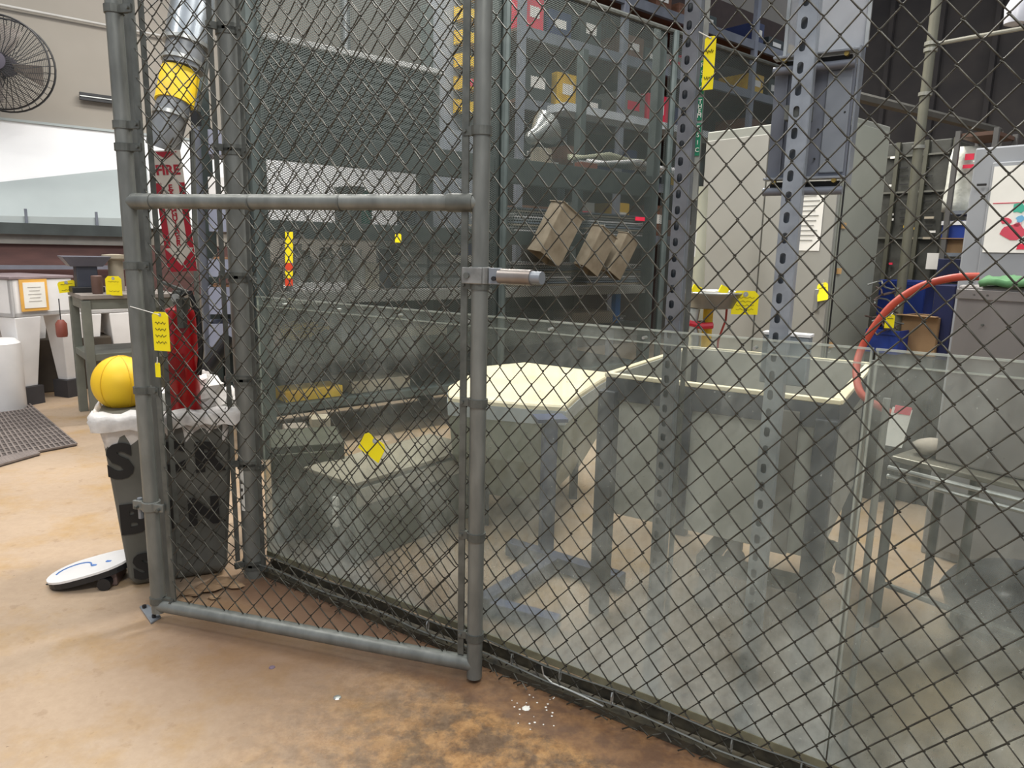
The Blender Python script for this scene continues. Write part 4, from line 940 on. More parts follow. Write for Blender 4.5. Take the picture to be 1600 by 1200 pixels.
MB().box(fp(xc-.02, GP-.025, (zt2+zb2)/2+.02), (.05, .05, .03), FZ).build('strut_clamp', galvd, pl)
# cloudy clear plate above
cpn = thing('cloudy_plastic_plate', 'cloudy clear plastic plate above the grey plate on the right strut', 'plate', fp(xc+.01, GP+.01, zt2+.02))
MB().box(fp(xc+.012, GP+.012, zt2+.24), (xb-xa+.0, .004, .44), FZ).build('sheet', platec, cpn)
for s_ in (xa+.014, xb+.012): MB().box(fp(s_, GP+.010, zt2+.24), (.007, .009, .44), FZ).build('edge_bar', alum, cpn)
MB().box(fp(xc+.012, GP+.010, zt2+.15), (xb-xa, .009, .008), FZ).build('cross_bar', alum, cpn)
# small bracket plate at acrylic edge level on strut two
z_ = vpl(1225, 525, FA+FN*.12, FA+FN*.12+FD).z; s0 = (vpl(1189, 550, FA+FN*.12, FA+FN*.12+FD)-FA).dot(FD); s1 = (vpl(1262, 550, FA+FN*.12, FA+FN*.12+FD)-FA).dot(FD)
jb = thing('junction_box', 'small blue-grey junction box on the right strut at the panel top edge', 'box', fp((s0+s1)/2, .14, z_-.05))
MB().box(fp((s0+s1)/2, .145, z_-.058), (s1-s0, .04, .115), FZ).build('box_body', mat('jbox_grey', '#868e94', .45, .1), jb, .003)
MB().box(fp((s0+s1)/2, .145, z_+.003), (s1-s0+.004, .045, .006), FZ).build('lid_edge', white, jb)
for k in (-.012, .03): MB().tube([fp((s0+s1)/2+.002, .12, z_-.06-k), fp((s0+s1)/2+.002, .128, z_-.06-k)], .005, 8).build('screw', galvd, jb)
# ================================================================ GREY CABINETS
cc = XY(at(1301, 405, 3.55), 0)
_q = vpl(1092, 405, cc, cc+nn); wl_ = (_q-cc).dot(nn); _q2 = vpl(1368, 405, cc, cc+uu); wr_ = (_q2-cc).dot(uu)
zc1 = (vpl(1110, 190, cc, cc+nn).z+vpl(1385, 214, cc, cc+uu).z)/2
cb = thing('steel_cabinet', 'tall grey two-door steel cabinet behind the struts', 'cabinet', cc+uu*wr_/2+nn*wl_/2)
dn = nn; c = cc+uu*wr_/2+nn*wl_/2
MB().box(XY(c, zc1/2), (wr_, wl_, zc1), RZ).build('carcass', cabm, cb, .006)
for k in (0, 1):
    q_ = cc+nn*(wl_*(.25+.5*k))-uu*.006; dr = MB().box(XY(q_, zc1/2+.03), (.014, wl_/2-.008, zc1-.16), RZ).build('door', mat('cabinet_door', '#a19f97', .45, .1, '#96948c', 3), cb, .003)
    if k == 0:
        hh = XY(cc+nn*.05-uu*.02, at(1303, 470, 3.55).z); MB().box(hh, (.02, .02, .11), RZ).build('handle', alum, dr, .003)
sdp = MB().box(XY(cc+uu*wr_/2-nn*.004, zc1/2+.02), (wr_-.03, .008, zc1-.1), RZ).build('side_panel', mat('side_panel_green', '#a5a79b', .45, .1, '#989a8e', 3), cb, .002)
MB().box(XY(cc+uu*.02-nn*.010, zc1/2), (.008, .006, zc1-.1), RZ).build('corner_seam', ink, cb)
for y_ in (282, 352, 424, 541):
    zz = at(1320, y_, 3.53).z; p_ = cc+uu*.05-nn*.014; mg = MB().box(XY(p_, zz), (.035, .008, .028), RZ).build('magnet', mat('pale_orange', '#e2b67a', .6)); tagp(mg, 'pale orange magnet on the cabinet edge, %s' % {282: 'topmost of four', 352: 'second from the top', 424: 'third from the top', 541: 'lowest of four'}[y_], 'magnet', 'magnets on the cabinet edge')
p_ = cc+nn*.02-uu*.026; zc_ = at(1303, 456, 3.57).z
card('small yellow tag tilted on the steel cabinet handle', XY(p_, zc_), -nn+V(0, 0, .25), V(.3, 0, 1), .055, .09, 1, XY(p_, zc_+.06))
pn = thing('paper_list', 'long printed paper list taped to the grey cabinet door', 'paper', XY(cc+nn*.16-uu*.018, 1.3))
zt3, zb3 = at(1275, 285, 3.68).z, at(1275, 392, 3.68).z
MB().box(XY(cc+nn*.15-uu*.016, (zt3+zb3)/2), (.002, .17, zt3-zb3), RZ).build('sheet', paper, pn)
for k in range(12): MB().box(XY(cc+nn*.15-uu*.019, zt3-.02-k*.024), (.002, .13-.02*(k % 3), .004), RZ).build('printed_line', mat('grey_ink', '#9b9b96', .8), pn)
cv_ = tubeobj('conduit', [XY(at(1096, 500, 3.7), 0), XY(at(1096, 290, 3.7), at(1096, 292, 3.7).z)], .034, mat('pipe_cream', '#b9b8a4', .5, 0, '#9c9b88', 4), None, 18); tagp(cv_, 'thick cream upright pipe between the strut and the cabinet', 'pipe')
lb = MB().box(at(1084, 380, 3.0), (.018, .004, .11), -.3).build('white_label', paper); tagp(lb, 'small white label on the pipe beside the left strut', 'label')
MB().box(at(1084, 380, 3.0)+V(0, .05, -.55), (.014, .014, 1.25)).build('label_post', galvd, lb)
# right-hand cabinet with poster
p_ = at(1524, 235, 2.9); zc2 = at(1540, 232, 2.9).z; dcr = -nn; ncr = uu; CA = math.atan2(dcr.y, dcr.x)
cb2 = thing('steel_cabinet', 'grey steel cabinet with a colourful printed poster, at the right edge', 'cabinet', XY(p_, 0)+dcr*.35+ncr*.25)
MB().box(XY(XY(p_, 0)+dcr*.35+ncr*.25, zc2/2), (.7, .5, zc2), CA).build('carcass', cabm2, cb2, .006)
MB().box(XY(XY(p_, 0)+dcr*.37-ncr*.008, zc2/2-.01), (.60, .016, zc2-.10), CA).build('door', cabm2, cb2, .004)
MB().box(XY(XY(p_, 0)+dcr*.045-ncr*.02, at(1540, 290, 2.88).z), (.03, .012, .008), CA).build('hinge', ink, cb2)
po = thing('poster', 'white poster with red, blue and green map-like patches on the right cabinet', 'poster', XY(p_, 1.3)+dcr*.2)
zp1, zp0 = at(1570, 262, 2.85).z, at(1570, 395, 2.85).z; pc = XY(p_, 0)+dcr*.26-ncr*.02
MB().box(XY(pc, (zp0+zp1)/2), (.36, .003, zp1-zp0), CA).build('sheet', paper, po)
def blob(c, w_, h_, m_, nm='printed_patch'):
    n_ = 11; lo_ = [c+dcr*math.cos(2*math.pi*k/n_)*w_/2*random.uniform(.6, 1.1)+V(0, 0, math.sin(2*math.pi*k/n_)*h_/2*random.uniform(.6, 1.1)) for k in range(n_)]
    MB().loft([lo_, [q-ncr*.0015 for q in lo_]]).build(nm, m_, po)
for (x_, y_, w_, h_, m_) in ((1583, 362, .09, .07, mat('poster_red', '#dc4f62', .6)), (1572, 345, .05, .03, mat('poster_red', '#dc4f62', .6)), (1592, 325, .05, .04, mat('sea_green', '#48b79a', .6)), (1594, 342, .03, .03, mat('sky_blue', '#74b6dd', .6)), (1598, 385, .06, .03, pinkm), (1590, 350, .03, .02, mat('pale_pink', '#f0b9c0', .6))):
    q_ = vpl(x_, y_, XY(pc, 0)-ncr*.002, XY(pc, 0)-ncr*.002+dcr); blob(q_, w_, h_, m_)
q_ = vpl(1580, 317, XY(pc, 0)-ncr*.002, XY(pc, 0)-ncr*.002+dcr); MB().box(q_, (.12, .002, .003), CA).build('printed_line', mat('poster_red', '#dc4f62', .6), po)
# ================================================================ DARK EQUIPMENT BETWEEN CABINETS
CA = math.atan2(dcr.y, dcr.x)
dk = thing('equipment_cage', 'dark mesh-sided equipment cage between the two grey cabinets', 'equipment rack', XY(at(1430, 500, 4.4), 0))
ka = at(1388, 225, 4.35); kb = vpl(1487, 225, ka, ka+dcr); za_ = ka.z; wdk = (XY(kb, 0)-XY(ka, 0)).length
def kp(px, py, o_=0): return vpl(px, py, ka-uu*o_, ka-uu*o_+dcr)
km = (ka+kb)/2
MB().box(XY(km+uu*.25, za_/2), (wdk, .5, za_), CA).build('cage_body', darkmesh, dk, .006)
for px in (1396, 1440, 1484): q_ = kp(px, 300, .012); MB().box(XY(q_, za_/2), (.022, .02, za_), CA).build('corner_bar', mat('olive_bar', '#5c5b4e', .5, .2), dk)
for y_ in (243, 300, 372): MB().box(XY(km-uu*.01, kp(1430, y_).z), (wdk, .012, .010), CA).build('cross_bar', mat('pale_bar', '#6e6d64', .5, .2), dk)
for (x_, y_, m_, w_) in ((1397, 246, paper, .04), (1394, 290, paper, .035), (1392, 335, paper, .03), (1392, 343, paper, .03), (1416, 354, yellowd, .03), (1430, 357, yellowd, .03), (1456, 362, paper, .04), (1452, 340, tan, .05), (1392, 412, pinkm, .02), (1424, 372, tan, .06), (1448, 372, tan, .04)):
    MB().box(kp(x_, y_, .014), (w_, .006, .012), CA).build('component_label', m_, dk)
for k in range(24): MB().box(kp(1412+(k % 3)*19, 262+(k//3)*13, .012), (.045, .004, .006), CA).build('vent_slot', ink, dk)
MB().box(kp(1457, 408, .03), (.06, .01, .09), CA).build('white_instruction_label', paper, dk)
# conduit pole with cable
cp_ = thing('conduit_pole', 'dull pipe pole with clamps in front of the dark wall, right of the plate', 'pole', XY(at(1425, 400, 3.6), 0))
b_ = XY(at(1402, 500, 3.6), 0); 
tubeobj('pole', [b_, XY(b_, 4.2)], .022, mat('olive_pipe', '#6d6b5c', .5, .2), cp_, 14)
for y_ in (68, 78, 147, 230): z_ = at(1440, y_, 3.6).z; tubeobj('clamp_ring', [XY(b_, z_-.008), XY(b_, z_+.008)], .03, mat('ring_pale', '#8f8e84', .4, .3), cp_, 14)
ck = tubeobj('twisted_cable', [XY(b_, at(1445, 70, 3.6).z), at(1520, 58, 3.5), at(1680, 30, 3.4)], .010, mat('cable_pale', '#8d8a7c', .5), None, 8); tagp(ck, 'pale twisted cable running right from the conduit pole', 'cable')
lh = at(1586, 30, 3.7); o = smooth_by_angle(MB().lathe(lh, [(.02, -.03), (.045, -.02), (.05, .05), (.03, .09), (.02, .1)], 16).build('insulator', mat('pale_plastic', '#c9c9cf', .3))); tagp(o, 'small white fitting on the dark wall at the upper right corner', 'fitting')
tubeobj('stem', [lh+V(0, 0, .09), lh+V(0, 0, .8)], .01, greyplate, o, 8)
# metal rail over the dark wall (beam)
o = MB().box(rpt(0, 0, 0), (.01, .01, .01)); 
a_ = at(1335, 150, 5.2); b_ = at(1560, 212, 5.2); b_.z = a_.z-.0; b_ = at(1560, 205, 6.1); 
bmo = MB().tube([a_, b_], .035, 6).build('steel_rail', mat('rail_dark', '#66645e', .5, .3), None); tagp(bmo, 'sloping steel rail in front of the dark wall above the cabinets', 'rail')
for p_ in (a_, b_): MB().box(XY(p_, p_.z/2), (.05, .05, p_.z)).build('rail_leg', mat('rail_dark', '#66645e'), bmo)
# shelves with white bag, blue bins, cartons
sh = thing('open_shelving', 'open grey shelving between dark cage and right cabinet', 'shelving', XY(at(1505, 500, 3.7), 0))
ha = at(1482, 330, 3.75)
def hp2(px, py, o_=0): return vpl(px, py, ha+uu*o_, ha+uu*o_+dcr)
hb = hp2(1540, 330); hm = (ha+hb)/2; hw2 = (XY(hb, 0)-XY(ha, 0)).length
for y_ in (332, 398, 212, 445): MB().box(XY(hm+uu*.14, hp2(1500, y_).z), (hw2, .28, .018), CA).build('shelf', lipm if y_ != 212 else mat('dull_brown_board', '#5b4234', .7), sh)
for o_ in (0.0, .28):
    for e_ in (ha, hb): MB().box(XY(e_+uu*o_, hp2(1500, 205).z/2), (.022, .022, hp2(1500, 205).z), CA).build('upright', mat('shelf_upright', '#5a5855', .6), sh)
z_ = hp2(1500, 332).z+.01; zt4 = hp2(1500, 227).z; rg = []; sc_ = hp2(1504, 280, .12)
for k in range(7):
    s_ = k/6; rg.append([XY(sc_, z_+(zt4-z_)*s_)+dcr*math.cos(j*.52)*(.082-.02*s_)*random.uniform(.9, 1.1)+uu*math.sin(j*.52)*.07 for j in range(12)])
wb_ = thing('woven_sack', 'white woven sack with pink print on the open shelf', 'sack', XY(sc_, z_))
MB().loft(rg).build('sack_body', mat('sack_white', '#dcdcd2', .8, 0, '#c2c2b4', 25, .5), wb_, smooth=True)
for (x_, y_, w_, h_) in ((1515, 245, .04, .03), (1513, 260, .05, .018)): MB().box(hp2(x_, y_, .03), (w_, .006, h_), CA).build('pink_print', pinkm, wb_)
for k in range(4): MB().box(hp2(1529, 252+k*10, .03), (.04, .03, .008), CA).build('folded_edge', paper, wb_)
for (x0, x1, ya, yb_, Y_, m_, lab, nm) in ((1474, 1519, 345, 374, 3.78, bluep, 'blue bin with a white rim on the open shelf under the sack', 'blue_bin'), (1474, 1519, 374, 396, 3.78, cardb, 'tan cardboard box under the blue bin on the open shelf', 'cardboard_box'),
        (1376, 1440, 437, 492, 3.95, bluep, 'wide blue crate low between the cabinets', 'blue_crate'), (1405, 1460, 492, 551, 3.6, cardb, 'large open cardboard box below the blue crate', 'cardboard_box'), (1356, 1401, 513, 549, 3.6, bluep, 'dark blue bin left of the large cardboard box', 'blue_bin'),
        (1462, 1478, 445, 560, 3.5, mat('navy', '#141d4a', .5), 'narrow dark navy box beside the steel box', 'navy_box'), (1466, 1505, 404, 440, 3.72, mat('navy2', '#1c2344', .5), 'small navy carton behind the green cloth', 'carton')):
    A2 = at(x0, ya, Y_); B2 = vpl(x1, yb_, A2, A2+dcr); zl0 = at(x0, yb_, Y_).z; w_ = (XY(B2, 0)-XY(A2, 0)).length; hh = A2.z-zl0; dpt = .20
    c = XY((A2+B2)/2+uu*dpt/2, zl0); t = thing(nm, lab, 'box', c); mb = MB()
    if nm in ('blue_bin', 'cardboard_box', 'blue_crate'):
        for (ox, oy, sx, sy) in ((0, -dpt/2, w_, .006), (0, dpt/2, w_, .006), (-w_/2, 0, .006, dpt), (w_/2, 0, .006, dpt)): mb.box(c+dcr*ox+uu*oy+V(0, 0, hh/2), (sx, sy, hh), CA)
        mb.box(c+V(0, 0, .004), (w_, dpt, .008), CA); mb.build('shell', m_, t, .002)
        if 'blue' in nm: MB().box(c-uu*(dpt/2+.003)+V(0, 0, hh-.012), (w_+.01, .012, .02), CA).build('rim', white if 'white' in lab else m_, t)
        else: MB().box(c-uu*(dpt/2+.02)+V(0, 0, hh+.004), (w_, .04, .004), CA).build('flap', m_, t)
    else: mb.box(c+V(0, 0, hh/2), (w_, dpt, hh), CA).build('body', m_, t, .003)
    if zl0 > .3 and yb_ > 442: MB().box(XY(c+uu*.02, zl0/2), (w_*.8, dpt*.7, zl0-.004), CA).build('stand_box', mat('stand_dark', '#35342f', .8), t)
q_ = at(1390, 502, 3.4); card('yellow tag hanging beside the large cardboard box', q_, X1, V(.05, 0, 1), .045, .065, 1, XY(at(1402, 500, 3.6), q_.z+.07))
# black tangled cables
tc2 = thing('cable_tangle', 'tangle of thin dark cables beside the cabinet, above the blue bin', 'cables', at(1375, 470, 3.5))
for k in range(9):
    b0_ = at(1362+random.uniform(-4, 6), 445+k*9, 3.5); MB().tube([b0_+V(.02*math.sin(j*1.3+k)+j*.022, .02*math.cos(j+k), .02*math.sin(j*.9+k*2)) for j in range(7)], .0045, 5).build('cable', mat('cable_brown', '#4b3b34', .6) if k % 3 else galv, tc2)
# ================================================================ YELLOW PEDESTAL / DRILL TABLE
Yp = 3.35; KS = Yp/2.75
yd = thing('pedestal_grinder', 'round-topped pedestal fixture with yellow column and red valve, behind the left strut', 'pedestal', XY(at(1105, 500, Yp), 0))
cx2 = at(1108, 470, Yp); zt5 = at(1108, 459, Yp).z
tubeobj('column', [XY(cx2, 0), XY(cx2, zt5-.06)], .019*KS, yellowd, yd, 16)
smooth_by_angle(MB().lathe(XY(cx2, zt5), [(.07*KS, -.055*KS), (.095*KS, -.05*KS), (.115*KS, -.005), (.12*KS, 0), (.12*KS, .01), (.09*KS, .004), (.02, .003)], 28).build('top_tray', mat('tray_steel', '#7f7b75', .35, .4), yd))
smooth_by_angle(MB().tube([XY(cx2, zt5+.008)+V(.12*KS*math.cos(j*.3), .12*KS*math.sin(j*.3), 0) for j in range(22)], .005, 6).build('tray_rim', alum, yd))
MB().lathe(XY(cx2, 0), [(.16, 0), (.16, .02), (.03, .05)], 20).build('base', racks, yd)
for (x_, y_) in ((1088, 452), (1131, 453)): q_ = at(x_, y_, Yp-.10); MB().box(q_, (.04, .012, .034), rot=Matrix.Rotation(.4, 3, 'Y')).build('yellow_flag', yellow, yd)
tubeobj('black_ring', [XY(cx2, at(1108, 508, Yp).z-.004), XY(cx2, at(1108, 508, Yp).z+.006)], .029, ink, yd, 14)
q_ = at(1090, 508, Yp-.05); tubeobj('red_valve', [q_+V(-.04, 0, .01), q_+V(.02, 0, -.004), q_+V(.07, 0, 0)], .016, mat('valve_red', '#c7283a', .4), yd, 8)
q_ = at(1082, 522, Yp-.03); tubeobj('elbow_pipe', [q_+V(0, 0, .12), q_+V(-.01, 0, .04), q_+V(.01, 0, -.02), q_+V(0, 0, -.14)], .028, alum, yd, 12)
tubeobj('elbow_arm', [q_+V(0, 0, .05), XY(cx2, (q_.z+.05))], .013, galvd, yd, 8)
tubeobj('red_cord', [at(1136, 478, Yp), at(1134, 500, Yp), at(1122, 532, Yp), at(1118, 600, Yp)], .005, mat('cord_red', '#a8392f', .5), yd, 6)
tubeobj('cord_stub', [XY(cx2, at(1118, 600, Yp).z), at(1118, 600, Yp)], .005, galvd, yd, 6)
q_ = at(1164, 473, Yp-.07); card('large yellow plate tag sticking out right of the pedestal tray', q_, X1, V(.06, 0, 1), .122, .108, 4, q_+V(-.07, .05, .03))
# ================================================================ STEEL TUB
ZR = .85
R1 = on(951, 585, ZR); R2 = on(1309, 628, ZR); R3 = on(1377, 571, ZR)
td = (R2-R1).normalized(); tn = Vector((-td.y, td.x, 0)); tw = (R2-R1).length; tdep = (R3-R2).dot(tn); TZ = math.atan2(td.y, td.x)
tb2 = thing('steel_tub', 'large open steel tub on dark legs with a cream rim, behind the clouded panel', 'tub', XY((R1+R2)/2+tn*tdep/2, 0))
def tp_(s, o_, z): return XY(R1+td*s+tn*o_, z)
zbt = .37
for nm, c, sz in (('front_wall', tp_(tw/2, .012, (ZR+zbt)/2), (tw-.03, .006, ZR-zbt)), ('back_wall', tp_(tw/2, tdep-.012, (ZR+zbt)/2), (tw-.03, .006, ZR-zbt)), ('side_wall', tp_(.012, tdep/2, (ZR+zbt)/2), (.006, tdep-.03, ZR-zbt)), ('side_wall', tp_(tw-.012, tdep/2, (ZR+zbt)/2), (.006, tdep-.03, ZR-zbt)), ('tub_floor', tp_(tw/2, tdep/2, zbt+.01), (tw-.03, tdep-.03, .012))):
    MB().box(c, sz, TZ).build(nm, tubout if nm != 'tub_floor' else tubin, tb2, .002)
for nm, c, sz in (('rim', tp_(tw/2, 0, ZR), (tw+.02, .022, .014)), ('rim', tp_(tw/2, tdep, ZR), (tw+.02, .022, .014)), ('rim', tp_(0, tdep/2, ZR), (.022, tdep, .014)), ('rim', tp_(tw, tdep/2, ZR), (.03, tdep, .014))):
    MB().box(c, sz, TZ).build(nm, cream, tb2, .003)
for nm, c, sz in (('rim_band', tp_(tw/2, -.002, ZR-.045), (tw+.01, .012, .075)), ('rim_band', tp_(tw+.002, tdep/2, ZR-.045), (.012, tdep, .075))):
    MB().box(c, sz, TZ).build(nm, tubleg, tb2, .002)
for (s_, o_) in ((.01, -.01), (tw-.02, -.01), (.01, tdep), (tw-.01, tdep)):
    MB().box(tp_(s_, o_, (ZR-.05)/2), (.06, .045, ZR-.05), TZ).build('leg', tubleg, tb2, .004)
MB().box(tp_(tw*.36, -.006, (ZR+zbt)/2-.02), (.075, .012, ZR-zbt-.04), TZ).build('stiffener', tubleg, tb2, .003)
MB().box(tp_(tw*.83, -.006, (ZR+zbt)/2-.02), (.05, .012, ZR-zbt-.04), TZ).build('stiffener', mat('stiff_brown', '#66615b', .5), tb2, .003)
# dolly under
do_ = thing('low_dolly', 'low wooden dolly with castor under the steel tub', 'dolly', tp_(tw*.6, tdep*.5, 0))
zdd = .17
MB().box(tp_(tw*.68, tdep*.3, zdd), (tw*.55, .05, .05), TZ).build('rail', mat('olive_wood', '#4c4a3a', .7), do_, .003)
MB().box(tp_(tw*.68, tdep*.75, zdd), (tw*.55, .05, .05), TZ).build('rail', mat('olive_wood', '#4c4a3a', .7), do_, .003)
MB().box(tp_(tw*.42, tdep*.52, zdd), (.05, tdep*.5, .05), TZ).build('rail', mat('olive_wood', '#4c4a3a', .7), do_, .003)
MB().box(tp_(tw*.94, tdep*.52, zdd), (.05, tdep*.5, .05), TZ).build('rail', mat('olive_wood', '#4c4a3a', .7), do_, .003)
for (s_, o_) in ((.44, .3), (.92, .3), (.44, .75), (.92, .75)):
    c = tp_(tw*s_, tdep*o_, 0); cw = MB().box(c+V(0, 0, .12), (.05, .04, .09), TZ).build('castor_fork', mat('fork_brown', '#5b4a3e', .6), do_); MB().tube([c+V(0, 0, .04)-tn*.015, c+V(0, 0, .04)+tn*.015], .04, 16).build('castor_wheel', mat('wheel_brown', '#4a3a32', .6), do_)
# ================================================================ HOPPER with cream lid + blue stand
ZL = .62
lidpx = [(700, 606), (757, 574), (820, 568), (958, 585), (938, 596), (905, 618), (884, 637), (830, 634), (760, 628), (700, 622)]
LP_ = [on(x_, y_, ZL) for x_, y_ in lidpx]
if sum(LP_[i].x*LP_[(i+1) % len(LP_)].y-LP_[(i+1) % len(LP_)].x*LP_[i].y for i in range(len(LP_))) < 0: LP_.reverse()
hp = thing('lidded_hopper', 'grey-green hopper machine with a rounded cream lid left of the steel tub', 'hopper', XY(sum(LP_, Vector((0, 0, 0)))/len(LP_), 0))
cL = sum(LP_, Vector((0, 0, 0)))/len(LP_)
def scaled(f_, z, sh=Vector((0, 0, 0))): return [XY(cL+(p_-cL)*f_+sh, z) for p_ in LP_]
MB().loft([scaled(1, ZL-.015), scaled(1, ZL), scaled(.985, ZL+.008)]).build('lid', cream, hp)
MB().loft([scaled(1.0, ZL-.075), scaled(1.01, ZL-.016)]).build('lid_skirt', mat('pale_blue_grey', '#aeb4b6', .5), hp)
MB().loft([scaled(.62, .14, V(0, .05, 0)), scaled(.95, .36, V(0, .03, 0)), scaled(.99, ZL-.076)]).build('body', hopper, hp)
for k in (0, 3, 6, 8):
    q_ = cL+(LP_[k]-cL)*.55; MB().box(XY(q_, .11), (.04, .04, .22)).build('leg', tubleg, hp)
# sheet flap between hopper and tub
# blue stand
bs = thing('blue_pedestal_stand', 'blue-grey steel pedestal with spread floor beams in front of the hopper', 'stand', on(852, 905))
c = XY(on(852, 880), 0); zt6 = vpl(855, 655, c, c+X1).z
MB().box(XY(c, zt6/2), (.055, .05, zt6), .2).build('column', bluepost, bs, .004)
MB().box(XY(c, zt6+.004), (.12, .10, .014), .2).build('head_plate', bluepost, bs)
def beam(pa, pb, w_, h_, nm, m_, par):
    A2 = XY(pa, h_/2+.01); B2 = XY(pb, h_/2+.01); m2 = (A2+B2)/2; MB().box(m2, ((B2-A2).length, w_, h_), math.atan2(B2.y-A2.y, B2.x-A2.x)).build(nm, m_, par, .004)
beam(on(795, 868), on(972, 925), .055, .06, 'floor_beam', bluepost, bs)
beam(on(862, 895), on(752, 962), .055, .06, 'floor_beam', bluepost, bs)
beam(on(762, 958), on(872, 988), .05, .045, 'floor_beam', mat('blue_beam', '#394a78', .5), bs)
# tube frame support at left of tub foreground: brace
# ================================================================ LOW GREY-GREEN CABINET (behind panel, left)
k0_ = on(556, 884); kR = on(742, 806); kL = on(436, 868)
dR = (XY(kR, 0)-XY(k0_, 0)).normalized(); dLn = Vector((-dR.y, dR.x, 0)); LR = (kR-k0_).length
HZ = .33
lw = thing('low_bench_box', 'low grey-green bench box with a pale top edge behind the clouded panel', 'bench', XY(k0_, 0))
def lb_(s, o_, z): return XY(XY(k0_, 0)+dR*s+dLn*o_, z)
LZ = math.atan2(dR.y, dR.x); wl2 = .30
MB().box(lb_(LR/2, wl2/2, HZ/2), (LR, wl2, HZ-.004), LZ).build('carcass', mat('bench_green', '#6c7064', .6, 0, '#5b5f54', 5), lw, .004)
MB().box(lb_(LR/2, wl2/2, HZ+.008), (LR+.02, wl2+.02, .016), LZ).build('top_board', mat('pale_board', '#8f8877', .6, 0, '#7b7465', 4), lw, .003)
MB().box(lb_(.012, -.004, HZ/2), (.04, .012, HZ), LZ).build('corner_strip', mat('pale_strip2', '#8c9288', .5), lw)
MB().box(lb_(LR/2, -.006, HZ-.05), (LR, .012, .07), LZ).build('side_rail', mat('pale_rail', '#a9a699', .5), lw)
# objects on / around it
t = thing('power_socket', 'white socket strip on the end of the low bench box', 'socket', lb_(-.01, .1, HZ*.6))
for k in range(3): MB().box(lb_(-.012, .10+.001*k, .25-.045*k), (.016, .03, .035), LZ).build('plug', paper, t, .004)
q_ = on(468, 690, HZ+.02)
for (x_, y_, w_, h_, m_, lab) in ((500, 672, .09, .07, tan, 'tan carton on the low bench box, nearest the yellow tag'), (462, 680, .11, .05, mat('dusky', '#8d8174', .7), 'dusky brown carton at the left of the low bench box')):
    q_ = on(x_, y_, HZ+.02); o = MB().box(q_+V(0, 0, h_/2), (w_, .10, h_), .4).build('carton', m_, None, .004); tagp(o, lab, 'carton')
dkx = thing('dark_cabinet', 'dark olive cupboard behind the corner post, below the rack', 'cupboard', XY(on(455, 855), 0))
q_ = on(470, 838); MB().box(XY(q_, .21)+V(0, .12, 0), (.30, .30, .42), .35).build('carcass', mat('olive_dark', '#4b4b3c', .7, 0, '#3a3a2e', 6), dkx, .004)
MB().box(XY(q_, .21)+V(.035, -.035, 0), (.25, .01, .36), .35).build('door', mat('olive_door', '#535342', .7), dkx, .003)
MB().box(XY(q_, .28)+V(.09, -.03, 0), (.012, .02, .06), .35).build('handle', paper, dkx)
q_ = vpl(585, 696, FA+FN*.10, FA+FN*.10+FD); q_ = fpt(586, 697)-FN*.012
card('creased yellow tag hooked on the fence mesh in the middle of the gate', q_, FD*.85+V(0, 0, -.35), V(.45, 0, 1), .095, .062, 0, q_+V(.05, 0, .02))
# ================================================================ TUBE TABLE + STAINLESS BOX right
ztb = .60
Tt = thing('tube_table', 'chrome tube-legged table carrying the stainless box, right side', 'table', XY(on(1450, 960), 0))
Pq = [on(1392, 716, ztb), on(1640, 775, ztb)]; tdd = (Pq[1]-Pq[0]).normalized(); tnn = Vector((-tdd.y, tdd.x, 0)); Lq = 1.0
def tq_(s, o_, z): return XY(Pq[0]+tdd*s+tnn*o_, z)
Dq = .42; TQ = math.atan2(tdd.y, tdd.x)
MB().box(tq_(Lq/2, Dq/2, ztb), (Lq, Dq, .018), TQ).build('table_top', mat('worn_steel_top', '#8e897c', .35, .4, '#6f6b60', 9), Tt, .004)
for zz in (ztb-.03, ztb-.06): tubeobj('edge_rail', [tq_(0, -.01, zz), tq_(Lq, -.01, zz)], .008, alum, Tt, 8)
for (s_, o_) in ((.01, .01), (Lq-.02, .01), (.01, Dq-.02), (Lq-.02, Dq-.02), (.18, .22)): tubeobj('leg', [tq_(s_, o_, 0), tq_(s_, o_, ztb-.01)], .016, galvd, Tt, 12)
o = tubeobj('lower_rail', [tq_(.01, .01, .16), tq_(Lq-.02, .01, .16)], .010, galvd, Tt, 8)
sx0 = at(1478, 450, 1.95); zts = at(1478, 448, 2.0).z
bx = thing('stainless_box', 'brushed stainless steel box with rivets under the green cloth', 'box', tq_(.3, .2, ztb+.01))
sA2 = (XY(vpl(1476, 600, tq_(0, .06, 0), tq_(1, .06, 0)), 0)-XY(Pq[0], 0)).dot(tdd)
cB = tq_(sA2+.25, .06+.15, (ztb+.01+zts)/2); MB().box(cB, (.5, .30, zts-ztb-.012), TQ).build('box_body', stainless, bx, .008)
MB().box(tq_(sA2+.25, .055, zts-.028), (.5, .006, .03), TQ).build('top_flange', stainless, bx, .002)
for (x_, y_) in ((1522, 461), (1543, 462), (1534, 508), (1490, 462)):
    q_ = vpl(x_, y_, tq_(0, .052, 0), tq_(1, .052, 0)); MB().tube([q_, q_+tnn*.01], .0035, 8).build('rivet', galvd, bx)
# green cloth
gc = MB(); NX, NY = 18, 10; vs = []; fs_ = []
for j in range(NY+1):
    for i in range(NX+1):
        s_ = .06+.44*i/NX; o_ = .04+.26*j/NY
        vs.append(tq_(sA2+s_, o_-.0, zts+.012+.022*abs(math.sin(i*.9+j*.6))*(.4+.6*math.sin(math.pi*j/NY))+ (0 if 0 < i < NX else -.0)))
for j in range(NY):
    for i in range(NX): a2 = j*(NX+1)+i; fs_.append((a2, a2+1, a2+NX+2, a2+NX+1))
gco = MB().add(vs, fs_).build('green_cloth', greenc, None, smooth=True); tagp(gco, 'crumpled green cloth lying on top of the stainless box', 'cloth')
sm = gco.modifiers.new('thick', 'SOLIDIFY'); sm.thickness = .018
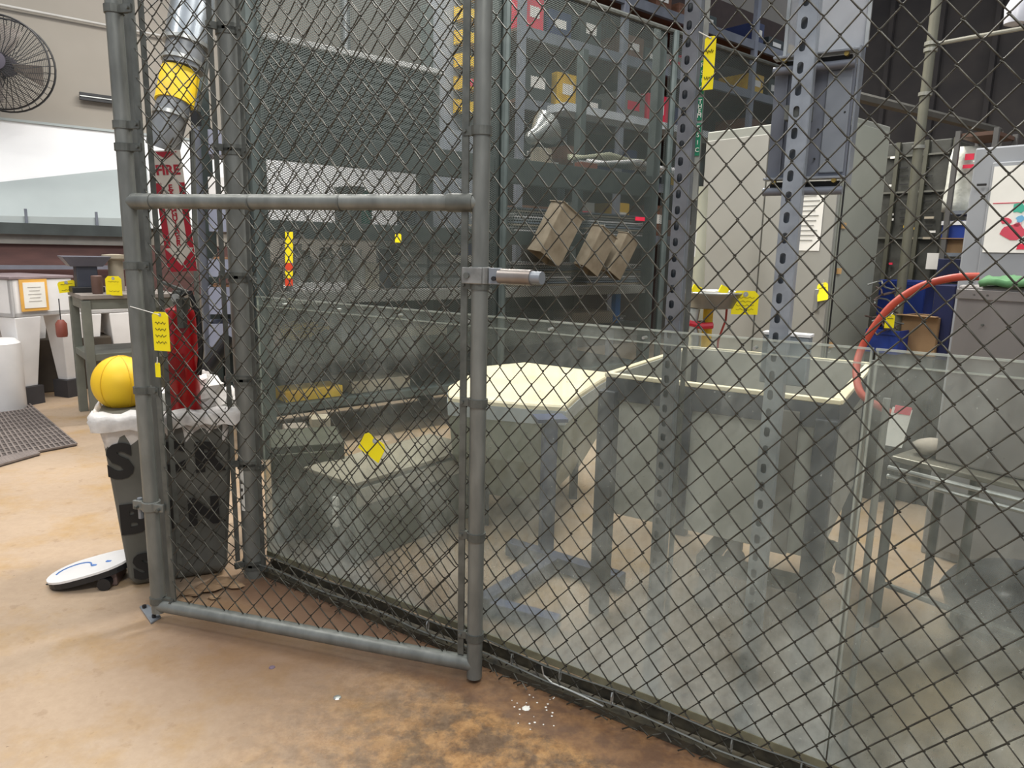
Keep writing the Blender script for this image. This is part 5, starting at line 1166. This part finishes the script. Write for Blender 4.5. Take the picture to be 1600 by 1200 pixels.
# red hose
hpx = [(1530, 432, 1.95), (1490, 434, 1.98), (1440, 447, 2.02), (1398, 473, 2.05), (1368, 508, 2.07), (1346, 545, 2.08), (1338, 575, 2.05), (1341, 605, 2.0), (1352, 622, 1.97), (1375, 636, 1.95), (1400, 650, 1.97)]
hp_ = [at(*q) for q in hpx]
cvd = []
for i in range(len(hp_)-1):
    p0_ = hp_[max(i-1, 0)]; p1_ = hp_[i]; p2_ = hp_[i+1]; p3_ = hp_[min(i+2, len(hp_)-1)]
    for j in range(5):
        u_ = j/5; cvd.append(.5*((2*p1_)+(p2_-p0_)*u_+(2*p0_-5*p1_+4*p2_-p3_)*u_*u_+(3*p1_-p0_-3*p2_+p3_)*u_**3))
cvd.append(hp_[-1]); hs_ = tubeobj('red_hose', cvd, .0105, hosem, None, 14); tagp(hs_, 'red rubber hose arching from the steel box down behind the clouded panel', 'hose')
q_ = at(1402, 668, 1.93); pt = thing('hanging_label', 'white card label with a pink top hanging at the hose end', 'label', q_)
MB().box(q_, (.055, .003, .11), rot=Matrix.Rotation(.15, 3, 'Y')).build('card', paper, pt); MB().box(q_+V(.008, -.002, .05), (.045, .004, .022), rot=Matrix.Rotation(.15, 3, 'Y')).build('pink_top', pinkm, pt)
MB().tube([q_+V(.01, 0, .055), at(1400, 650, 1.97)], .002, 5).build('string', paper, pt)
# small clutter on table left: cloth rag & glove
q_ = tq_(.08, .12, ztb+.009); rg = []
for k in range(6):
    ph = math.pi*(k+.2)/6; rg.append([q_+V(math.cos(j*.6)*.07*math.sin(ph)*random.uniform(.7, 1.2), math.sin(j*.6)*.05*math.sin(ph)*random.uniform(.7, 1.2), .03*(1-math.cos(ph))) for j in range(10)])
o = MB().loft(rg).build('rag', mat('grey_rag', '#a79e92', .9, 0, '#8b8276', 12, .4), None, smooth=True); tagp(o, 'crumpled pale rag at the left end of the tube table', 'rag')
# black bag on floor right
q_ = XY(on(1570, 985), 0); rg = []
for k in range(9):
    ph = math.pi*(k+.15)/9; rg.append([q_+V(math.cos(j*.4)*.22*math.sin(ph)**.7*random.uniform(.88, 1.1), math.sin(j*.4)*.17*math.sin(ph)**.7*random.uniform(.88, 1.1), .12*(1-math.cos(ph))) for j in range(16)])
o = MB().loft(rg).build('black_bag', mat('bag_black', '#4a4b52', .3, 0, '#26272c', 6, .3), None, smooth=True); tagp(o, 'shiny black bag slumped on the floor at the right edge', 'bag')
# clear tubes: bright vertical guard posts behind panel near tub right
for i, (x_, y_, lab) in enumerate(((1362, 600, 'thin bright tube upright right of the tub, at the panel joint'), (1384, 640, 'second thin tube upright right of the tub, just left of the table'))):
    q_ = vpl(x_, y_, FA+FN*(.10+.12*i), FA+FN*(.10+.12*i)+FD); o = tubeobj('clear_upright', [XY(q_, 0), XY(q_, ZA-.02-.1*i)], .008, mat('upright_zinc', '#9a9c99', .3, .6), None, 10); tagp(o, lab, 'upright')
# ================================================================ EXTINGUISHER AND SIGN (hung outside the return panel)
acn = Vector((-acd.y, acd.x, 0));
ex_s = .22; off_ = .09
ec = SP+acd*(.13)+acn*off_
ec = vpl(285, 560, SP+acn*.095, SP+acn*.095+acd)
ze1 = vpl(285, 478, SP+acn*.095, SP+acn*.095+acd).z; ze0 = vpl(290, 657, SP+acn*.095, SP+acn*.095+acd).z
fe = thing('fire_extinguisher', 'red fire extinguisher with black hose hanging beside the gate post', 'fire extinguisher', XY(ec, ze0))
re = .052; H2 = ze1-ze0
smooth_by_angle(MB().lathe(XY(ec, ze0), [(re*.85, 0), (re, .01), (re, H2-.03), (re*.85, H2-.01), (re*.35, H2), (re*.3, H2+.01)], 28).build('cylinder', redp, fe))
tubeobj('base_ring', [XY(ec, ze0-.002), XY(ec, ze0+.012)], re*.97, ink, fe, 24)
MB().box(XY(ec, ze0+H2*.5)-V(0, re+.001, 0), (.06, .002, .09)).build('label', mat('dark_red', '#8a0b10', .4), fe)
MB().box(XY(ec, ze1+.03), (.03, .03, .05)).build('valve', galvd, fe, .004)
MB().box(XY(ec, ze1+.065)+V(-.01, 0, 0), (.10, .018, .01), rot=Matrix.Rotation(.35, 3, 'Y')).build('lever', mat('lever_grey', '#5a5c58', .4, .3), fe, .002)
tubeobj('hose', [XY(ec, ze1+.035), XY(ec, ze1+.05)+V(.05, -.02, 0), XY(ec, ze1)+V(.075, -.02, -.03), XY(ec, ze1-.15)+V(.075, -.015, 0), XY(ec, ze1-.24)+V(.06, -.01, 0)], .009, black, fe, 10)
tubeobj('gauge', [XY(ec, ze1+.03)-V(0, .015, 0), XY(ec, ze1+.03)-V(0, .027, 0)], .014, alum, fe, 14)
MB().box(XY(ec, ze1-.02)-acn*(.045), (.02, .06, .10)).build('wall_hook', galvd, fe)
# yellow small tag on post + thing
q_ = vpl(247, 578, g0-gn*.028, g1-gn*.028); card('little yellow tag lower on the gate hinge stile, below the large one', q_, gd, V(.03, 0, 1), .018, .045, 0, q_+V(0, 0, .04))
# sign
sc0 = vpl(258, 235, SP+acn*.12, SP+acn*.12+acd); sc1 = vpl(286, 424, SP+acn*.12, SP+acn*.12+acd)
cam_dir = (V(0, 0, EYE)-(sc0+sc1)/2); sx = Vector((.92, .10, -.02)).normalized()
sg = thing('fire_extinguisher_sign', 'red and white FIRE EXTINGUISHER arrow sign hanging above the extinguisher', 'sign', (sc0+sc1)/2)
yv = (sc0-sc1).normalized(); Hs = (sc0-sc1).length; cs = (sc0+sc1)/2; xv = (sx-yv*sx.dot(yv)).normalized(); zv = xv.cross(yv); Ws = .098
Rm = Matrix(((xv.x, yv.x, zv.x), (xv.y, yv.y, zv.y), (xv.z, yv.z, zv.z)))
def sgp(x_, y_, z_): return cs+xv*x_+yv*y_+zv*z_
MB().box(cs, (Ws, Hs, .003), rot=Rm).build('board', mat('sign_white', '#cfc8bd', .5), sg)
def spoly(pts_, m_, nm, z_=.0022):
    lo_ = [sgp(x_, y_, z_) for x_, y_ in pts_]; MB().loft([lo_, [p_+zv*.0006 for p_ in lo_]]).build(nm, m_, sg)
for s_ in (-1, 1): spoly([(s_*Ws*.5, -Hs*.30), (s_*Ws*.5, Hs*.24), (s_*Ws*.29, Hs*.24), (s_*Ws*.29, -Hs*.30)][::s_], reds, 'red_stripe')
spoly([(-Ws*.5, -Hs*.5), (Ws*.5, -Hs*.5), (Ws*.5, -Hs*.30), (0, -Hs*.44), (-Ws*.5, -Hs*.30)], reds, 'red_field')
spoly([(-Ws*.45, -Hs*.30), (0, -Hs*.45), (Ws*.45, -Hs*.30)], mat('sign_white', '#cfc8bd'), 'arrow_head', .003)
spoly([(-Ws*.4, Hs*.49), (Ws*.4, Hs*.49), (0, Hs*.43)][::-1], reds, 'red_chevron')
text('sign_text', 'FIRE', .044, sgp(0, Hs*.34, .0025), Rm, reds, sg, .0006, bold=.0015)
for k, chh in enumerate('EXTINGUISHER'):
    text('sign_letter', chh, .026, sgp(0, Hs*(.20-.042*k), .0025), Rm, reds, sg, .0006, bold=.0008)
tubeobj('hanger', [sgp(0, Hs*.5, 0), XY(SP+acd*.12+acn*.01, sgp(0, Hs*.5, 0).z+.03)], .003, galvd, sg, 6)
# white strip label on corner post
q_ = vpl(378, 765, cp-FN*.037, cp-FN*.037+FD); wsl = thing('white_strip_label', 'narrow white strip label with printing on the corner post', 'label', XY(q_, q_.z))
q0_ = vpl(377, 732, cp-FN*.04, cp-FN*.04+FD); q1_ = vpl(381, 798, cp-FN*.04, cp-FN*.04+FD)
MB().box((q0_+q1_)/2, (.016, .003, q0_.z-q1_.z), math.atan2(FD.y, FD.x)).build('strip', paper, wsl)
for k in range(3): MB().box((q0_+q1_)/2+V(0, -.003, .03-.03*k), (.009, .001, .012)).build('printed_mark', ink, wsl)
# floor debris: bits of paint and foil
for (x_, y_, r_, m_, lab) in ((527, 1090, .012, alum, 'small silver foil scrap on the floor in front of the gate'), (822, 1107, .012, paper, 'white paint flake on the floor near the fence foot'), (425, 1043, .010, mat('purple_scrap', '#6b5a68', .6), 'small dull purple scrap on the floor below the gate rail'), (75, 913, .008, ink, 'tiny dark chip on the floor beside the white board')):
    q_ = on(x_, y_); o = MB().lathe(q_+V(0, 0, .0005), [(r_, 0), (r_*.8, .002), (r_*.2, .003)], 7).build('floor_scrap', m_); tagp(o, lab, 'scrap')
fk = [on(820+random.uniform(-25, 60), 1095+random.uniform(-10, 45)) for _ in range(26)]
mb = MB()
for q_ in fk: mb.lathe(q_+V(0, 0, .0005), [(random.uniform(.0015, .004), 0), (.001, .0012)], 5)
o = mb.build('paint_flakes', paper); tagp(o, 'scatter of tiny white paint flakes on the brown floor by the fence foot', 'flakes'); o['kind'] = 'stuff'
